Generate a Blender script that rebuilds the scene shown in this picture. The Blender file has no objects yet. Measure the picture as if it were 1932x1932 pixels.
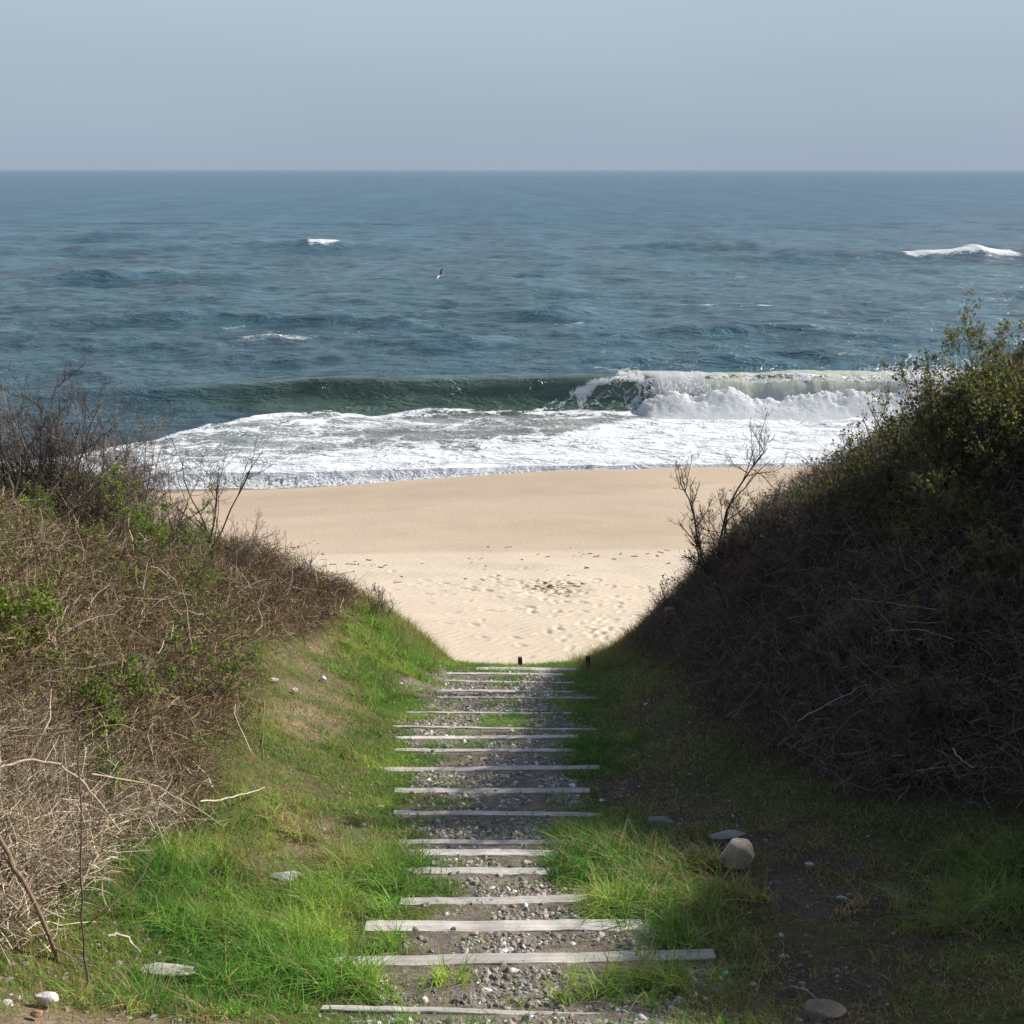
import bpy, bmesh, math, random
import numpy as np
from mathutils import Vector, Matrix

# ------------------------------------------------------------------ camera, sky, sun, exposure
SC = bpy.context.scene
COL = SC.collection
EYE = np.array([0.0, 0.0, 11.0]); PITCH = math.radians(16.2); FPX = 1180.0
cam_d = bpy.data.cameras.new('camera'); cam = bpy.data.objects.new('camera', cam_d); COL.objects.link(cam)
cam_d.sensor_width = 36; cam_d.lens = FPX / 1024 * 36; cam_d.clip_start = 0.05; cam_d.clip_end = 30000
cam.location = EYE; cam.rotation_euler = (math.pi / 2 - PITCH, 0, 0)
SC.camera = cam

EXPO = 0.55
SUN_EL, SUN_AZ = math.radians(32), math.radians(66)      # azimuth clockwise from straight ahead (+Y) to the right (+X)
SC.view_settings.view_transform = 'Standard'; SC.view_settings.look = 'None'
SC.view_settings.exposure = EXPO; SC.view_settings.gamma = 1
w = bpy.data.worlds.new('World'); SC.world = w; w.use_nodes = True
nt = w.node_tree; nt.nodes.clear()
def N(t, typ, **kw):
    n = t.nodes.new(typ)
    for k, v in kw.items(): setattr(n, k, v)
    return n
out = N(nt, 'ShaderNodeOutputWorld'); bg = N(nt, 'ShaderNodeBackground'); bg.inputs[1].default_value = 0.1
sky = N(nt, 'ShaderNodeTexSky', sky_type='NISHITA', sun_disc=False, sun_elevation=SUN_EL, sun_rotation=SUN_AZ,
        dust_density=2.0, air_density=1.0, ozone_density=2.0)
tc = N(nt, 'ShaderNodeTexCoord'); sep = N(nt, 'ShaderNodeSeparateXYZ'); nt.links.new(tc.outputs['Generated'], sep.inputs[0])
def ramp(t, stops, src, interp='LINEAR'):
    r = N(t, 'ShaderNodeValToRGB'); r.color_ramp.interpolation = interp
    e = r.color_ramp.elements
    while len(e) > 1: e.remove(e[-1])
    e[0].position, c = stops[0]; e[0].color = (*c, 1)
    for p, c in stops[1:]:
        q = e.new(p); q.color = (*c, 1)
    t.links.new(src, r.inputs[0]); return r.outputs[0]
ek = 2 ** -EXPO
hz = ramp(nt, [(0.0, (.350, .425, .525)), (0.03, (.365, .445, .54)), (0.075, (.40, .49, .585)), (0.125, (.445, .552, .64)), (0.4, (.44, .57, .68))], sep.outputs[2])
vm = N(nt, 'ShaderNodeVectorMath', operation='SCALE'); vm.inputs[3].default_value = 10 * ek; nt.links.new(hz, vm.inputs[0])
# soft mottling of the marine haze
nz = N(nt, 'ShaderNodeTexNoise'); nz.inputs['Scale'].default_value = 3.0; nz.inputs['Detail'].default_value = 3
mp = N(nt, 'ShaderNodeMapping'); mp.inputs['Scale'].default_value = (1, 1, 5); nt.links.new(tc.outputs['Generated'], mp.inputs[0]); nt.links.new(mp.outputs[0], nz.inputs[0])
mr0 = N(nt, 'ShaderNodeMapRange'); mr0.inputs[3].default_value = .95; mr0.inputs[4].default_value = 1.05; nt.links.new(nz.outputs[0], mr0.inputs[0])
vm2 = N(nt, 'ShaderNodeVectorMath', operation='SCALE'); nt.links.new(vm.outputs[0], vm2.inputs[0]); nt.links.new(mr0.outputs[0], vm2.inputs[3])
mr = N(nt, 'ShaderNodeMapRange', interpolation_type='SMOOTHSTEP'); mr.inputs[1].default_value = 0.18; mr.inputs[2].default_value = 0.6
nt.links.new(sep.outputs[2], mr.inputs[0])
mx = N(nt, 'ShaderNodeMix', data_type='RGBA'); nt.links.new(mr.outputs[0], mx.inputs[0]); nt.links.new(vm2.outputs[0], mx.inputs[6]); nt.links.new(sky.outputs[0], mx.inputs[7])
nt.links.new(mx.outputs[2], bg.inputs[0]); nt.links.new(bg.outputs[0], out.inputs[0])

sd = bpy.data.lights.new('sun', 'SUN'); sd.energy = 4.6; sd.angle = math.radians(0.53); sd.color = (1, .94, .85)
so = bpy.data.objects.new('sun', sd); COL.objects.link(so)
sv = Vector((math.sin(SUN_AZ) * math.cos(SUN_EL), math.cos(SUN_AZ) * math.cos(SUN_EL), math.sin(SUN_EL)))
so.rotation_euler = sv.to_track_quat('Z', 'Y').to_euler(); so.location = (20, 10, 30)

# ------------------------------------------------------------------ helpers
rng = np.random.default_rng(7)
def sstep(a, b, x):
    t = np.clip((x - a) / (b - a), 0, 1); return t * t * (3 - 2 * t)
def _h(i, j, s):
    n = (i.astype(np.int64) * 374761393 + j.astype(np.int64) * 668265263 + s * 974711) & 0xffffffff
    n = ((n ^ (n >> 13)) * 1274126177) & 0xffffffff
    return ((n ^ (n >> 16)) & 0xffffff) / float(0xffffff)
def vn(x, y, s=0):
    x = np.asarray(x, float); y = np.asarray(y, float)
    i = np.floor(x); j = np.floor(y); u = x - i; v = y - j; u = u * u * (3 - 2 * u); v = v * v * (3 - 2 * v)
    i = i.astype(np.int64); j = j.astype(np.int64)
    return ((_h(i, j, s) * (1 - u) + _h(i + 1, j, s) * u) * (1 - v) + (_h(i, j + 1, s) * (1 - u) + _h(i + 1, j + 1, s) * u) * v)
def fbm(x, y, s=0, o=4):
    a, t, r = .5, 0, 0
    for k in range(o):
        r = r + a * vn(x * 2 ** k, y * 2 ** k, s + k); t += a; a *= .5
    return r / t
def mesh_np(name, V, F, mat, parent=None, smooth=False, attrs=None):
    V = np.ascontiguousarray(V, np.float32); F = np.ascontiguousarray(F, np.int32)
    me = bpy.data.meshes.new(name); n, k = F.shape
    me.vertices.add(len(V)); me.vertices.foreach_set('co', V.ravel())
    me.loops.add(n * k); me.loops.foreach_set('vertex_index', F.ravel())
    me.polygons.add(n); me.polygons.foreach_set('loop_start', np.arange(0, n * k, k, dtype=np.int32))
    me.polygons.foreach_set('loop_total', np.full(n, k, np.int32))
    me.polygons.foreach_set('use_smooth', np.full(n, smooth))
    for an, (typ, data) in (attrs or {}).items():
        a = me.attributes.new(an, typ, 'POINT')
        a.data.foreach_set('color' if typ == 'FLOAT_COLOR' else 'value', np.ascontiguousarray(data, np.float32).ravel())
    me.materials.append(mat); me.update(calc_edges=True)
    o = bpy.data.objects.new(name, me); COL.objects.link(o)
    if parent is not None: o.parent = parent
    return o
def tag(o, label=None, cat=None, group=None, kind=None):
    if label: o['label'] = label
    if cat: o['category'] = cat
    if group: o['group'] = group
    if kind: o['kind'] = kind
    return o
def empty(name, loc=(0, 0, 0)):
    o = bpy.data.objects.new(name, None); o.location = loc; o.empty_display_size = .2; COL.objects.link(o); return o
def quadgrid(nr, nc):
    a = np.arange(nr * nc).reshape(nr, nc)
    return np.stack([a[:-1, :-1], a[:-1, 1:], a[1:, 1:], a[1:, :-1]], -1).reshape(-1, 4)
def rgba(c, n=None):
    c = np.asarray(c, float)
    return np.concatenate([c, np.ones(c.shape[:-1] + (1,))], -1)
def norm(v): return v / np.maximum(np.linalg.norm(v, axis=-1, keepdims=True), 1e-9)
def tubes(P, R, sides=3):
    Nn, K, _ = P.shape
    T = np.empty_like(P); T[:, 1:-1] = P[:, 2:] - P[:, :-2]; T[:, 0] = P[:, 1] - P[:, 0]; T[:, -1] = P[:, -1] - P[:, -2]; T = norm(T)
    ref = np.where(np.abs(T[:, :1, 2:3]) > .8, np.array([1., 0, 0]), np.array([0, 0, 1.]))
    A = norm(np.cross(T, ref)); B = np.cross(T, A)
    an = np.arange(sides) * 2 * np.pi / sides
    V = P[:, :, None] + R[:, :, None, None] * (A[:, :, None] * np.cos(an)[:, None] + B[:, :, None] * np.sin(an)[:, None])
    base = (np.arange(Nn) * K * sides)[:, None, None] + (np.arange(K - 1) * sides)[None, :, None]
    k = np.arange(sides)[None, None]; k2 = (k + 1) % sides
    F = np.stack([base + k, base + k2, base + sides + k2, base + sides + k], -1).reshape(-1, 4)
    return V.reshape(-1, 3), F
def tube_attr(c, K, sides=3): return np.repeat(c, K * sides, axis=0)
def grow(S, D, L, K=5, wander=.25, up=0.0, r=rng):
    n = len(S); P = np.empty((n, K, 3)); P[:, 0] = S; d = norm(D)
    for k in range(1, K):
        d = norm(d + r.normal(0, wander, (n, 3)) + np.array([0, 0, up]))
        P[:, k] = P[:, k - 1] + d * (L / (K - 1))[:, None]
    return P
def leaves(C, size, r=rng, up=.5):
    n = len(C); d = norm(r.normal(0, 1, (n, 3)) + np.array([0, 0, .3])); nrm = norm(r.normal(0, 1, (n, 3)) + np.array([0, 0, up]))
    s = norm(np.cross(d, nrm)); nn = np.cross(s, d); L = size[:, None]
    V = np.stack([C, C + d * L * .5 + s * L * .32 + nn * L * .1, C + d * L, C + d * L * .5 - s * L * .32 + nn * L * .1], 1)
    return V.reshape(-1, 3), np.arange(n * 4).reshape(n, 4)
def cat(parts):
    V, F, A, o = [], [], [], 0
    for v, f, a in parts:
        V.append(v); F.append(f + o); A.append(a); o += len(v)
    return np.concatenate(V), np.concatenate(F), np.concatenate(A)

# pixel of the 1932-wide view -> ray
def ray(px, py):
    px, py = px * 1024 / 1932, py * 1024 / 1932
    cx, cy = (px - 512) / FPX, (512 - py) / FPX
    c, s = math.cos(PITCH), math.sin(PITCH)
    return np.array([cx, c + cy * s, -s + cy * c])
def atz(px, py, z=0.0):
    d = ray(px, py); return EYE + d * ((z - EYE[2]) / d[2])
def aty(px, py, y):
    d = ray(px, py); return EYE + d * (y / d[1])

# ------------------------------------------------------------------ terrain
ZC = np.array([(-6, 9.7), (0, 9.4), (2, 8.6), (4, 7.35), (5.5, 6.53), (16, 3.94), (17, 3.62), (30, 3.5)])
XS = np.array([0, .6, .9, 1.2, 1.6, 2.0, 2.5, 3, 3.6, 4.2, 5, 6, 7, 8.5, 10, 14, 60])
def tab(pts): p = np.array(pts); return np.interp(XS, p[:, 0], p[:, 1])
LY = [0, 7, 10, 13, 16]
LT = np.array([tab([(0, 0), (2, 0), (5, .5), (9, 1), (60, 1)]),
      tab([(0, 0), (1.3, 0), (2.4, .15), (3.2, .75), (4.5, 1.7), (6, 2.5), (10, 3.2), (60, 3.4)]),
      tab([(0, 0), (1.3, 0), (2.3, .3), (3.0, .85), (4.5, 2.0), (6, 2.8), (10, 3.4), (60, 3.6)]),
      tab([(0, 0), (1.5, 0), (2.3, .42), (2.9, .85), (4.1, 1.4), (5.6, 1.95), (10, 3.0), (60, 3.6)]),
      tab([(0, 0), (1.0, 0), (1.45, .42), (2.3, 1.05), (3.6, 1.4), (5.2, 1.8), (8, 2.7), (60, 3.6)])])
RY = [0, 7, 8.5, 10.5, 13, 16]
RT = np.array([tab([(0, 0), (2, 0), (4, .3), (6, 1.8), (9, 3.2), (60, 4)]),
      tab([(0, 0), (1.5, 0), (2.6, .12), (4.0, .4), (5, 1.2), (6.5, 3.0), (8.5, 4.2), (60, 5)]),
      tab([(0, 0), (1.4, 0), (2.6, .2), (3.9, .6), (5, 1.7), (7, 3.7), (60, 5)]),
      tab([(0, 0), (1.3, 0), (2.3, .35), (3.2, .9), (4.2, 1.8), (5.5, 3.0), (8, 4.2), (60, 5)]),
      tab([(0, 0), (1.2, 0), (1.8, .35), (2.6, 1.0), (3.6, 1.7), (5, 2.8), (7, 4.0), (60, 5)]),
      tab([(0, 0), (1.35, 0), (1.8, .22), (2.3, .75), (3.0, 1.45), (4, 2.2), (5.5, 3.0), (8, 4.2), (60, 5)])])
def bil(T, Y, y, x):
    y = np.clip(y, Y[0], Y[-1]); R = np.stack([np.interp(x, XS, t) for t in T])
    i = np.clip(np.searchsorted(Y, y) - 1, 0, len(Y) - 2); Ya = np.array(Y, float)
    t = (y - Ya[i]) / (Ya[i + 1] - Ya[i])
    a = np.take_along_axis(R, i[None], 0)[0]; b = np.take_along_axis(R, i[None] + 1, 0)[0]
    return a * (1 - t) + b * t
def wline(x): return 41.0 + .075 * x + .35 * np.sin(x * .35 + 1) * .6 + .25 * (vn(x * .5, x * 0, 3) - .5)
def zbeach(x, y):
    yw = wline(x); crest = .55 + .75 * sstep(-14, 6, x)
    yc = yw - 3.2
    land = 1.9 + (1.05 - 1.9) * sstep(20, 31, y)
    rise = land + (crest - 1.05) * sstep(29.5 + .04 * x, yc, y) * (crest > -9)
    fall = crest * (1 - sstep(0, 1, (y - yc) / 9.0) * 2.6)
    z = np.where(y < yc, rise, fall + 0 * y)
    z = z + .05 * (fbm(x * .25, y * .25, 5, 3) - .5)
    return z
def T(x, y):
    x = np.asarray(x, float); y = np.asarray(y, float); x, y = np.broadcast_arrays(x, y)
    zc = np.interp(y, ZC[:, 0], ZC[:, 1])
    r = np.where(x < 0, bil(LT, LY, y, -x), bil(RT, RY, y, x))
    ax = np.abs(x)
    zd = zc + r + (fbm(x * .8, y * .8, 11, 4) - .5) * (.05 * sstep(.7, 1.6, ax) + .3 * sstep(1.3, 4, ax)) + (fbm(x * 4, y * 4, 17, 2) - .5) * (.012 + .025 * sstep(.8, 1.6, ax))
    t = sstep(16.3 + .25 * np.minimum(ax, 5), 20.8 + .3 * np.minimum(ax, 6), y)
    return zd * (1 - t) + zbeach(x, y) * t
def hit(px, py, lift=0.0):
    d = ray(px, py); s = np.linspace(3, 60, 4000)
    p = EYE + d * s[:, None]; below = p[:, 2] < T(p[:, 0], p[:, 1]) + lift
    k = int(np.argmax(below)); return p[k] if below.any() else p[-1]
def hits(L): return np.array([hit(a, b) for a, b in L])

# ------------------------------------------------------------------ materials
def mat(name):
    m = bpy.data.materials.new(name); m.use_nodes = True; t = m.node_tree
    b = t.nodes['Principled BSDF']; o = t.nodes['Material Output']; return m, t, b, o
def noise(t, scale, detail=4, rough=.6, vec=None, dist=0):
    n = N(t, 'ShaderNodeTexNoise'); n.inputs['Scale'].default_value = scale; n.inputs['Detail'].default_value = detail
    n.inputs['Roughness'].default_value = rough; n.inputs['Distortion'].default_value = dist
    if vec is None: vec = N(t, 'ShaderNodeNewGeometry').outputs['Position']
    t.links.new(vec, n.inputs['Vector']); return n.outputs[0]
def attr(t, name, col=True):
    a = N(t, 'ShaderNodeAttribute', attribute_name=name); return a.outputs['Color' if col else 'Fac']
def maprange(t, src, a, b, c, d, smooth=False):
    m = N(t, 'ShaderNodeMapRange'); 
    if smooth: m.interpolation_type = 'SMOOTHSTEP'
    for i, v in enumerate((a, b, c, d)): m.inputs[i + 1].default_value = v
    t.links.new(src, m.inputs[0]); return m.outputs[0]
def mixc(t, f, a, b, mode='MIX'):
    m = N(t, 'ShaderNodeMix', data_type='RGBA', blend_type=mode)
    for s, v in ((0, f), (6, a), (7, b)):
        if isinstance(v, bpy.types.NodeSocket): t.links.new(v, m.inputs[s])
        elif s == 0: m.inputs[0].default_value = v
        else: m.inputs[s].default_value = (*v, 1)
    return m.outputs[2]
def math_(t, op, a, b=None):
    m = N(t, 'ShaderNodeMath', operation=op)
    for i, v in enumerate((a, b)):
        if v is None: continue
        if isinstance(v, bpy.types.NodeSocket): t.links.new(v, m.inputs[i])
        else: m.inputs[i].default_value = v
    return m.outputs[0]
def scalec(t, c, f):
    m = N(t, 'ShaderNodeVectorMath', operation='SCALE'); t.links.new(c, m.inputs[0])
    if isinstance(f, bpy.types.NodeSocket): t.links.new(f, m.inputs[3])
    else: m.inputs[3].default_value = f
    return m.outputs[0]
def bump(t, b, h, strength, dist):
    n = N(t, 'ShaderNodeBump'); n.inputs['Strength'].default_value = strength; n.inputs['Distance'].default_value = dist
    t.links.new(h, n.inputs['Height']); t.links.new(n.outputs[0], b.inputs['Normal']); return n

def m_ground():
    m, t, b, o = mat('dune_soil'); c = attr(t, 'col')
    f = maprange(t, noise(t, 22, 6, .75), .3, .72, .55, 1.45)
    f2 = maprange(t, noise(t, 3, 3), .3, .7, .8, 1.2)
    c = scalec(t, c, math_(t, 'MULTIPLY', f, f2)); t.links.new(c, b.inputs['Base Color'])
    b.inputs['Roughness'].default_value = .95; b.inputs['Specular IOR Level'].default_value = .1
    bump(t, b, noise(t, 30, 5, .7), .9, .03); return m
def m_sand():
    m, t, b, o = mat('beach_sand'); c = attr(t, 'col')
    g = N(t, 'ShaderNodeNewGeometry').outputs['Position']
    mpn = N(t, 'ShaderNodeMapping'); mpn.inputs['Scale'].default_value = (.5, 1.6, 1); mpn.inputs['Rotation'].default_value = (0, 0, .12); t.links.new(g, mpn.inputs[0])
    f = maprange(t, noise(t, .6, 6, .65, mpn.outputs[0], .6), .3, .7, .93, 1.05)
    f2 = maprange(t, noise(t, 60, 3), .3, .7, .95, 1.05)
    c = scalec(t, c, math_(t, 'MULTIPLY', f, f2)); t.links.new(c, b.inputs['Base Color'])
    b.inputs['Roughness'].default_value = .9; b.inputs['Specular IOR Level'].default_value = .15
    wv = N(t, 'ShaderNodeTexWave'); wv.inputs['Scale'].default_value = 1.6; wv.inputs['Distortion'].default_value = 6; wv.inputs['Detail'].default_value = 3
    mp2 = N(t, 'ShaderNodeMapping'); mp2.inputs['Rotation'].default_value = (0, 0, .9); t.links.new(g, mp2.inputs[0]); t.links.new(mp2.outputs[0], wv.inputs[0])
    dry = attr(t, 'dry', False)
    h = math_(t, 'ADD', math_(t, 'MULTIPLY', math_(t, 'MULTIPLY', wv.outputs['Fac'], dry), .45), math_(t, 'MULTIPLY', noise(t, 9, 5, .7), .8))
    bump(t, b, h, .55, .035); return m
def m_foliage(name, trans=.35, rough=.55):
    m, t, b, o = mat(name); c = attr(t, 'col'); t.links.new(c, b.inputs['Base Color'])
    b.inputs['Roughness'].default_value = rough; b.inputs['Specular IOR Level'].default_value = .25
    tr = N(t, 'ShaderNodeBsdfTranslucent'); t.links.new(mixc(t, .6, c, (.9, 1, .35), 'MULTIPLY'), tr.inputs[0])
    t.links.new(scalec(t, mixc(t, .5, c, (1, 1, .4), 'MULTIPLY'), 1.8), tr.inputs[0])
    ms = N(t, 'ShaderNodeMixShader'); ms.inputs[0].default_value = trans
    t.links.new(b.outputs[0], ms.inputs[1]); t.links.new(tr.outputs[0], ms.inputs[2]); t.links.new(ms.outputs[0], o.inputs[0]); return m
def m_twig():
    m, t, b, o = mat('bark'); c = attr(t, 'col')
    f = maprange(t, noise(t, 40, 3), .3, .7, .7, 1.3); t.links.new(scalec(t, c, f), b.inputs['Base Color'])
    b.inputs['Roughness'].default_value = .85; b.inputs['Specular IOR Level'].default_value = .15; return m
def m_wood():
    m, t, b, o = mat('weathered_wood')
    tcn = N(t, 'ShaderNodeTexCoord'); mpn = N(t, 'ShaderNodeMapping'); mpn.inputs['Scale'].default_value = (1.2, 30, 30); t.links.new(tcn.outputs['Object'], mpn.inputs[0])
    oi = N(t, 'ShaderNodeObjectInfo')
    gr = noise(t, 1.5, 5, .65, mpn.outputs[0], .4)
    c = ramp(t, [(.25, (.30, .27, .24)), (.4, (.52, .48, .43)), (.6, (.66, .62, .56)), (.8, (.72, .69, .64))], gr)
    big = maprange(t, noise(t, 3.5, 5, .7), .3, .7, .60, 1.14)
    c = scalec(t, c, math_(t, 'MULTIPLY', big, maprange(t, oi.outputs['Random'], 0, 1, .82, 1.08)))
    t.links.new(c, b.inputs['Base Color']); b.inputs['Roughness'].default_value = .8; bump(t, b, gr, .5, .01); return m
def m_rock():
    m, t, b, o = mat('granite'); n1 = noise(t, 9, 6, .7); n2 = noise(t, 70, 2)
    tcn = attr(t, 'col'); c = scalec(t, tcn, math_(t, 'MULTIPLY', maprange(t, n1, .3, .7, .7, 1.2), maprange(t, n2, .35, .65, .8, 1.15)))
    t.links.new(c, b.inputs['Base Color']); b.inputs['Roughness'].default_value = .85; bump(t, b, n1, .6, .03); return m
def m_plain(name, rough=.8):
    m, t, b, o = mat(name); c = attr(t, 'col')
    f = maprange(t, noise(t, 50, 3), .3, .7, .85, 1.12); t.links.new(scalec(t, c, f), b.inputs['Base Color']); b.inputs['Roughness'].default_value = rough; return m
def m_water():
    m, t, b, o = mat('sea_water'); g = N(t, 'ShaderNodeNewGeometry').outputs['Position']
    F = attr(t, 'foam', False); turb = attr(t, 'turb', False); far = attr(t, 'far', False)
    body = mixc(t, turb, (.046, .108, .138), (.34, .36, .335))
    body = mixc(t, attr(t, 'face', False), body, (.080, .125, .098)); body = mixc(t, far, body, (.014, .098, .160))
    def patch(sx, sy, lo, hi, sd):
        q = N(t, 'ShaderNodeMapping'); q.inputs['Scale'].default_value = (sx, sy, 1); q.inputs['Location'].default_value = (sd, sd, 0); t.links.new(g, q.inputs[0])
        return maprange(t, noise(t, 1.0, 4, .7, q.outputs[0], .3), .32, .68, lo, hi)
    body = scalec(t, body, math_(t, 'MULTIPLY', math_(t, 'MULTIPLY', patch(.30, .16, .80, 1.2, 3), patch(.11, .035, .75, 1.25, 9)), patch(.045, .0045, .74, 1.26, 17)))
    # lacy foam: thin walls between cells, warped, two sizes
    nv = N(t, 'ShaderNodeTexNoise'); nv.inputs['Scale'].default_value = .55; nv.inputs['Detail'].default_value = 5; nv.inputs['Roughness'].default_value = .62; t.links.new(g, nv.inputs[0])
    wp = N(t, 'ShaderNodeVectorMath', operation='MULTIPLY_ADD'); wp.inputs[1].default_value = (3.6, 3.6, 0); t.links.new(nv.outputs['Color'], wp.inputs[0])
    mpn = N(t, 'ShaderNodeMapping'); mpn.inputs['Scale'].default_value = (.62, 1.0, 0); t.links.new(g, mpn.inputs[0]); t.links.new(mpn.outputs[0], wp.inputs[2])
    def vor(s):
        v = N(t, 'ShaderNodeTexVoronoi', feature='DISTANCE_TO_EDGE', voronoi_dimensions='2D'); v.inputs['Scale'].default_value = s
        t.links.new(wp.outputs[0], v.inputs['Vector']); return v.outputs['Distance']
    d = math_(t, 'MINIMUM', vor(.55), math_(t, 'MULTIPLY', vor(1.7), 1.6))
    fine = noise(t, 3.5, 5, .7)
    d = math_(t, 'ADD', d, math_(t, 'MULTIPLY', math_(t, 'SUBTRACT', fine, .5), .25))
    thr = math_(t, 'MULTIPLY', F, .75)
    msk = maprange(t, math_(t, 'SUBTRACT', thr, d), .0, .16, 0, 1, True)
    lvl = math_(t, 'MULTIPLY', msk, maprange(t, noise(t, 1.2, 4, .6), .3, .7, .72, 1.0))
    c = mixc(t, lvl, body, (.76, .78, .80)); t.links.new(c, b.inputs['Base Color'])
    t.links.new(maprange(t, msk, 0, 1, .14, .85), b.inputs['Roughness'])
    t.links.new(math_(t, 'MULTIPLY', maprange(t, msk, 0, 1, .5, .1), maprange(t, far, 0, 1, 1.0, .40)), b.inputs['Specular IOR Level'])
    b.inputs['IOR'].default_value = 1.333
    mp3 = N(t, 'ShaderNodeMapping'); mp3.inputs['Scale'].default_value = (.42, 1.0, 1); t.links.new(g, mp3.inputs[0])
    mp4 = N(t, 'ShaderNodeMapping'); mp4.inputs['Scale'].default_value = (.30, 1.0, 1); mp4.inputs['Rotation'].default_value = (0, 0, .1); t.links.new(g, mp4.inputs[0])
    chop = math_(t, 'POWER', maprange(t, noise(t, .85, 5, .72, mp3.outputs[0], .5), .40, .85, 0, 1), 1.4)
    lowf = noise(t, .16, 5, .75, mp4.outputs[0])
    h = math_(t, 'ADD', math_(t, 'MULTIPLY', chop, 3.2), math_(t, 'MULTIPLY', noise(t, 3.0, 5, .68, mp3.outputs[0], .3), .55))
    h = math_(t, 'ADD', h, math_(t, 'MULTIPLY', lowf, math_(t, 'MULTIPLY', far, 26)))
    h = math_(t, 'ADD', h, math_(t, 'MULTIPLY', msk, .25))
    bump(t, b, h, 1.0, .115); return m
def m_white():
    m, t, b, o = mat('white_foam'); c = attr(t, 'col'); t.links.new(scalec(t, c, maprange(t, noise(t, 4, 5, .7), .3, .7, .93, 1.05)), b.inputs['Base Color'])
    b.inputs['Roughness'].default_value = .8; b.inputs['Specular IOR Level'].default_value = .2
    tr = N(t, 'ShaderNodeBsdfTranslucent'); t.links.new(c, tr.inputs[0]); ms = N(t, 'ShaderNodeMixShader'); ms.inputs[0].default_value = .5
    b.inputs['Subsurface Weight'].default_value = .9; b.inputs['Subsurface Radius'].default_value = (1, 1, .9); b.inputs['Subsurface Scale'].default_value = .45
    bump(t, b, noise(t, 5, 6, .75), 1.0, .10)
    t.links.new(b.outputs[0], ms.inputs[1]); t.links.new(tr.outputs[0], ms.inputs[2]); t.links.new(ms.outputs[0], o.inputs[0]); return m
M = dict(ground=m_ground(), sand=m_sand(), grass=m_foliage('grass_blades', .4), leaf=m_foliage('leaves', .35), twig=m_twig(), wood=m_wood(), rock=m_rock(),
         peb=m_plain('pebbles'), water=m_water(), foam=m_white(), feather=m_plain('feathers', .7), darkwood=m_plain('dark_wood', .85))

# ------------------------------------------------------------------ masks on the ground (world-space)
def inblobs(x, y, B):
    r = np.zeros_like(x)
    for (cx, cy, rx, ry, s) in B: r = np.maximum(r, s * np.exp(-(((x - cx) / rx) ** 2 + ((y - cy) / ry) ** 2) ** 1.5))
    return r * (sstep(.28, .62, fbm(x * 3.1 + 7, y * 3.1, 801, 4)) * .75 + .25)
def blob(px, py, rx, ry, s=1.0):
    p = hit(px, py); return (p[0], p[1], rx * 1.25, ry * 1.25, s)
DIRT = [blob(575, 1230, .4, .8, .6), blob(600, 1290, .4, .7, .7), blob(600, 1370, .4, .6, .75), blob(640, 1200, .5, .6, .7), blob(570, 1480, .4, .4, .5), blob(590, 1590, .4, .4), blob(540, 1620, .3, .3, .8), blob(600, 1440, .3, .5, .7),
        blob(1210, 1490, .35, .5), blob(1290, 1540, .4, .4), blob(1380, 1590, .5, .35), blob(1470, 1640, .55, .35), blob(1560, 1700, .5, .35), blob(1590, 1790, .5, .35), blob(1560, 1870, .5, .3), blob(1640, 1850, .5, .3, .9), blob(1480, 1925, .4, .3),
        blob(1230, 1330, .35, .6, .8), blob(1310, 1370, .4, .5, .5), blob(60, 1930, .7, .3), blob(200, 1935, .5, .2, .9)]
LUSH = [blob(560, 1760, .55, .5), blob(420, 1740, .5, .4), blob(640, 1690, .4, .4), blob(700, 1640, .35, .4), blob(350, 1650, .5, .4, .8), blob(500, 1560, .4, .5, .7), blob(600, 1850, .5, .25), blob(450, 1850, .5, .2, .8), blob(330, 1900, .5, .2, .7),
        blob(1130, 1620, .4, .5), blob(1220, 1640, .45, .4), blob(1300, 1690, .45, .4), blob(1200, 1720, .4, .3, .9), blob(1330, 1750, .35, .3, .9), blob(1110, 1420, .25, .5, .8), blob(1230, 1790, .3, .2, .7),
        blob(700, 1210, .4, 1.0), blob(760, 1235, .35, .8, .9), blob(700, 1290, .35, .6, .7), blob(690, 1420, .35, .5, .7), blob(1850, 1700, .6, .4, .9), blob(1900, 1650, .5, .4, .8), blob(800, 1860, .25, .15, .6), blob(1250, 1860, .5, .25, .6)]
LB = hits([(0, 1840), (120, 1790), (200, 1700), (300, 1640), (430, 1540), (470, 1440), (505, 1320), (515, 1240), (690, 1178), (780, 1170)])
RB = hits([(1932, 1560), (1750, 1540), (1600, 1515), (1400, 1440), (1310, 1350), (1240, 1290), (1180, 1245)])
LB = LB[np.argsort(LB[:, 1])]; RB = RB[np.argsort(RB[:, 1])]
print('LB', LB.round(2).tolist()); print('RB', RB.round(2).tolist())
def xl(y): return np.interp(y, LB[:, 1], LB[:, 0])
def xr(y): return np.interp(y, RB[:, 1], RB[:, 0])
def thick_l(x, y): return sstep(-.05, .5, xl(y) - x + .35 * (fbm(x * 1.5, y * 1.5, 31, 3) - .5))
def thick_r(x, y): return sstep(-.05, .5, x - xr(y) + .35 * (fbm(x * 1.5, y * 1.5, 32, 3) - .5))

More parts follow.
